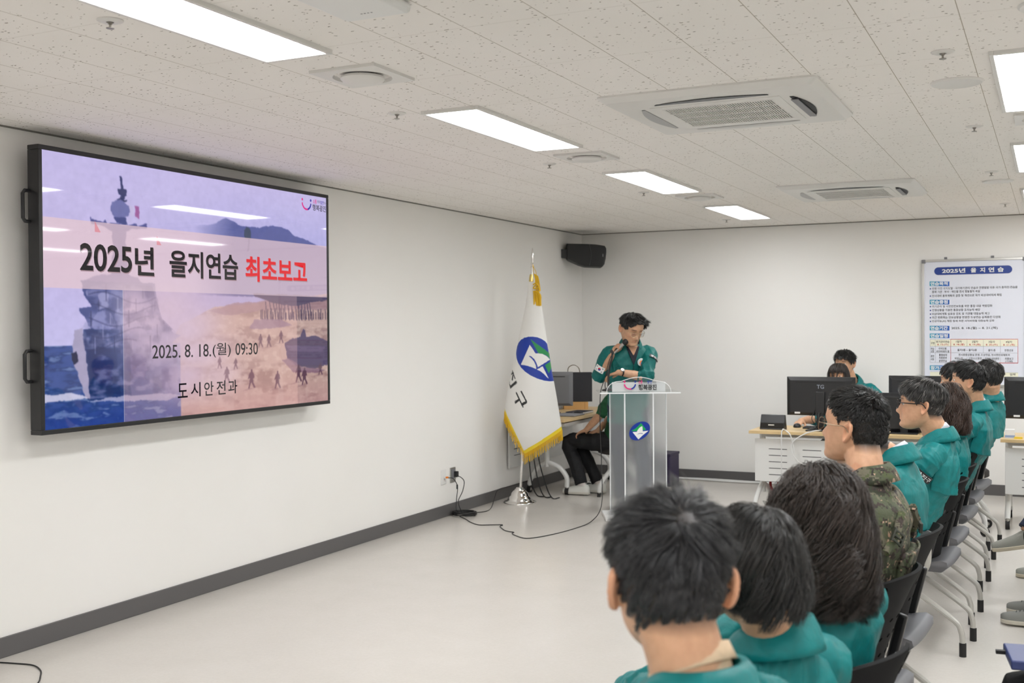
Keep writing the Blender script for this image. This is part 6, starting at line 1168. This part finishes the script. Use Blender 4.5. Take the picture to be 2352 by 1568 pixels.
def chest_disc(name, x, q, r_, off, m, par, poly=None):
    pts = poly or [(math.cos(a), math.sin(a)) for a in np.arange(24)*math.pi/12]; b = MB(); V = [chest(x+u*r_, q+v_*r_/.52, off) for u, v_ in pts]; V2 = [chest(x+u*r_, q+v_*r_/.52, off-.012) for u, v_ in pts]; k = len(pts); return b.add(V+V2, [tuple(range(k))]+[(i, (i+1) % k, k+(i+1) % k, k+i) for i in range(k)]).build(name, m, par, smooth=False)
BX, BQ = -.068, .745
bd_ = chest_disc('round_badge', BX, BQ, .034, .020, M['paper'], LT); chest_disc('badge_ring', BX, BQ, .028, .0212, mat('badge_teal', srgb(40, 110, 130), .4), bd_); chest_disc('badge_field', BX, BQ, .025, .0224, mat('badge_white', srgb(240, 240, 238), .4), bd_); chest_disc('badge_centre', BX, BQ, .021, .0236, mat('badge_orange', srgb(240, 130, 60), .4), bd_); chest_disc('badge_triangle', BX, BQ, .013, .025, mat('badge_sky', srgb(40, 140, 220), .4), bd_, [(0, 1), (-.95, -.7), (.95, -.7)])
# jacket front: zip line, placket edge and pocket flaps
b = MB(); b.tube([chest(.0, q, .012) for q in np.linspace(.34, .705, 20)], .004, 6); b.build('zip', mat('zip_dark', srgb(6, 70, 68), .5), LT)
for sx in (-1, 1):
    G = [[chest(sx*(.05+.10*u), q-.02*abs(u-.5), .014+.004*(q < .60)) for u in np.linspace(0, 1, 10)] for q in np.linspace(.66, .58, 5)]; solid_sheet('pocket_flap', G, TEALD, LT, .003)
# dark open neck of the shirt
G = [[chest(x*.058*(q-.70)/.28, q, .010) for x in np.linspace(-1, 1, 9)] for q in np.linspace(.705, .985, 14)]; solid_sheet('shirt_front', G, SHIRTB, LT, .003)
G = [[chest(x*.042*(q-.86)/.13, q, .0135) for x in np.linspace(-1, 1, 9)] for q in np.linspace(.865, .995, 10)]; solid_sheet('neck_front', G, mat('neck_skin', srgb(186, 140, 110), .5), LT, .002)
wl = D_['Lc']((1.335, 8.895, 1.203)); wa = norm(D_['Lc']((1.50, 9.02, 1.165))-D_['Lc']((1.315, 8.885, 1.205))); u1 = norm(np.cross(wa, (0, 0, 1))); u2 = np.cross(wa, u1)
wb = MB(); wb.tube([wl+(u1*math.cos(q)*.031+u2*math.sin(q)*.027) for q in np.linspace(0, 2*math.pi, 20)], .006, 6); wt = wb.build('watch', M['dark'], LT)
wn = D_['Ld'](norm(B2*.75+np.array([0, 0, .8]))); MB().lathe([(0, .024), (.017, .024), (.019, .034), (.0165, .037), (0, .036)], c=wl, n=20, ax=[wa, np.cross(wn, wa), wn]).build('watch_face', M['steel'], wt)
# ------------------------------------------------------------------ the seated helper by the left wall
person('S', 'seated helper in black trousers and white sneakers by the left wall', (.88, 9.93, 0), (-1, 0), (.865, 9.96, 1.17), (-1, -.1), (.905, 9.95, 1.01), (.90, 9.93, .52),
       {'L': ((.835, 9.72, .80), (.655, 9.76, .625), (-.8, .1, -.35), (0, 0, -1)), 'R': ((.80, 10.15, .76), (.72, 9.90, .61), (-.5, -.7, -.25), (0, 0, -1))},
       {'L': ((.45, 9.80, .50), (.60, 9.76, .095), (-1, -.02, 0)), 'R': ((.47, 9.99, .50), (.70, 9.93, .095), (-1, .05, 0))},
       hair=short(2500, 31, .0022), hairm=HB, jacket=GREENV, trousers=BLACKC, shoem=WSHOE+(), shoe_kind='sneaker', vox=.005, jvox=.006, short_sleeve={'L': -.4, 'R': -.4}, collar=False, yoke=False, sw=.95, slouch=.05)
ss = PEOPLE['S']; patch_box('S', .63, .70, math.pi*.62, math.pi*1.12, .008, .004, 'yellow_band', mat('yellow_band', srgb(222, 190, 40), .6), ss['t']); patch_box('S', .40, .62, math.pi*.8, math.pi*1.15, .006, .004, 'dark_panel', mat('navy_panel', srgb(24, 28, 48), .6), ss['t'])
b = MB(); c0 = ss['Lc']((.80, 9.77, .80)); b.tube([ss['Lc']((.80, 9.83, 1.0)), ss['Lc']((.79, 9.775, .9)), c0], .003, 6, sub=3); ln_ = b.build('lanyard', M['paper'], ss['t'])
b = MB(); b.box(ss['Lc']((.795, 9.765, .745)), (.055, .004, .085), [ss['Ld'](F2), ss['Ld'](B2), zz]); b.build('name_card', mat('card_blue_white', srgb(190, 205, 222), .3), ln_, bevel=.002); wv = ss['Lc']((.735, 9.93, .62))
MB().tube([wv+np.array([math.cos(q)*.03, .0, math.sin(q)*.026]) for q in np.linspace(0, 6.28, 18)], .007, 6).build('wristband', M['steel'], ss['t'])
# ------------------------------------------------------------------ two people behind the screen
person('W', 'person with a black fringe peeking over the top of the screen marked TG', (2.90, 10.50, 0), (-.05, -1), (2.862, 10.40, 1.133), (-.05, -1), (2.88, 10.46, .965), (2.90, 10.55, .52),
       {'R': ((2.66, 10.32, .74), (2.60, 10.04, .742), (-.10, -.95, -.12), (0, 0, -1)), 'L': ((3.12, 10.30, .74), (2.98, 10.06, .745), (0, -1, -.1), (0, 0, -1))},
       {'R': ((2.80, 10.12, .50), (2.80, 10.16, .09), (0, -1, 0)), 'L': ((3.0, 10.12, .50), (3.0, 10.16, .09), (0, -1, 0))},
       hair=dict(kind='bob', n=3500, seed=41, wid=.0022, length=.2, lift=.1, vol=.22, nseg=11, grav=.3, clump=.5, nclump=70, cut=-.10, bang=.034, part=(.0, -.02, .118)), hairm=HBR, jacket=TEAL, shoem=BSHOE, sw=.88, sc=.97, short_sleeve={'R': .05}, vox=.005)
person('K', 'person with short black hair behind the fringed one at the screen marked TG', (2.95, 10.92, 0), (-.15, -1), (2.862, 10.74, 1.232), (-.25, -.9), (2.92, 10.80, 1.06), (2.95, 10.92, .53),
       {'R': ((2.68, 10.74, .72), (2.72, 10.66, .60), (0, -1, -.2), (0, 0, -1)), 'L': ((3.22, 10.74, .72), (3.06, 10.66, .60), (0, -1, -.2), (0, 0, -1))},
       {'R': ((2.88, 10.66, .5), (2.86, 10.72, .09), (0, -1, 0)), 'L': ((3.06, 10.66, .5), (3.06, 10.72, .09), (0, -1, 0))},
       hair=short(3000, 42, .0024, length=.07, sidelen=.035, lift=.3, vol=.24), hairm=HB, jacket=TEAL, shoem=BSHOE, vox=.006)
office_chair('desk chair of the person behind the fringed one', (2.96, 10.96, 0), 1.6, False)
# ------------------------------------------------------------------ second row: only legs, shoes and a hand reach into the photo
def second(key, label, y, legs, arms, **kw):
    hip = (5.02, y, .535); person(key, label, (hip[0], hip[1], 0), (-1, 0), (5.03, y, 1.25), (-1, 0), (5.10, y, 1.085), hip, arms, legs, hair=short(1500, 50, .003), hairm=HB, vox=.006, jvox=.007, group='people of the second row', **kw)
A0_ = lambda y: {'L': ((4.95, y-.27, .73), (4.72, y-.13, .63), (-1, 0, -.2), (0, 0, -1)), 'R': ((4.95, y+.27, .73), (4.72, y+.13, .63), (-1, 0, -.2), (0, 0, -1))}
y = 3.35
second('P', 'person in black trousers holding a blue notebook on the knee at the lower right corner', y, {'L': ((4.57, y-.10, .54), (4.60, y-.12, .09), (-1, 0, 0)), 'R': ((4.545, y+.13, .54), (4.58, y+.12, .09), (-1, 0, 0))}, {'L': ((4.90, y-.25, .76), (4.70, y+.02, .715), (-.9, .25, -.12), (0, 0, -1)), 'R': ((4.92, y+.25, .76), (4.70, y+.16, .70), (-1, 0, -.1), (0, 0, -1))}, jacket=TEAL, trousers=BLACKC, shoem=BSHOE)
t = thing('notebook', 'blue leather notebook with a pen loop held on a knee at the right edge', 'notebook', (4.60, y+.06, .665), .15); MB().bx(-.10, .10, -.09, .09, -.012, .014).build('cover', mat('blue_leather', srgb(52, 64, 116), .45, bump=(300, .2, .001)), t, bevel=.004); MB().bx(-.094, .102, -.086, .086, -.007, .009).build('pages', M['paper'], t); MB().bx(-.125, -.098, .03, .045, -.004, .006).build('pen_loop', M['dark'], t)
y = 6.5
second('Q', 'person in black trousers and grey lace-up trainers at the right edge', y, {'L': ((4.56, 6.44, .54), (4.56, 6.44, .095), (-1, .05, 0)), 'R': ((4.57, 6.64, .54), (4.58, 6.68, .095), (-1, .1, 0))}, A0_(y), jacket=TEAL, trousers=BLACKC, shoem=GSHOE+(M['dark'],), shoe_kind='trainer')
y = 7.35
second('R', 'person with crossed legs in navy trousers and pale grey knit shoes at the right edge', y, {'L': ((4.70, 7.14, .67), (4.475, 7.0, .40), (-1, -.04, -.20)), 'R': ((4.62, 7.56, .54), (4.60, 7.68, .09), (-1, 0, 0))}, A0_(y), jacket=TEAL, trousers=NAVYC, shoem=G2SHOE, shoe_kind='knit_shoe')
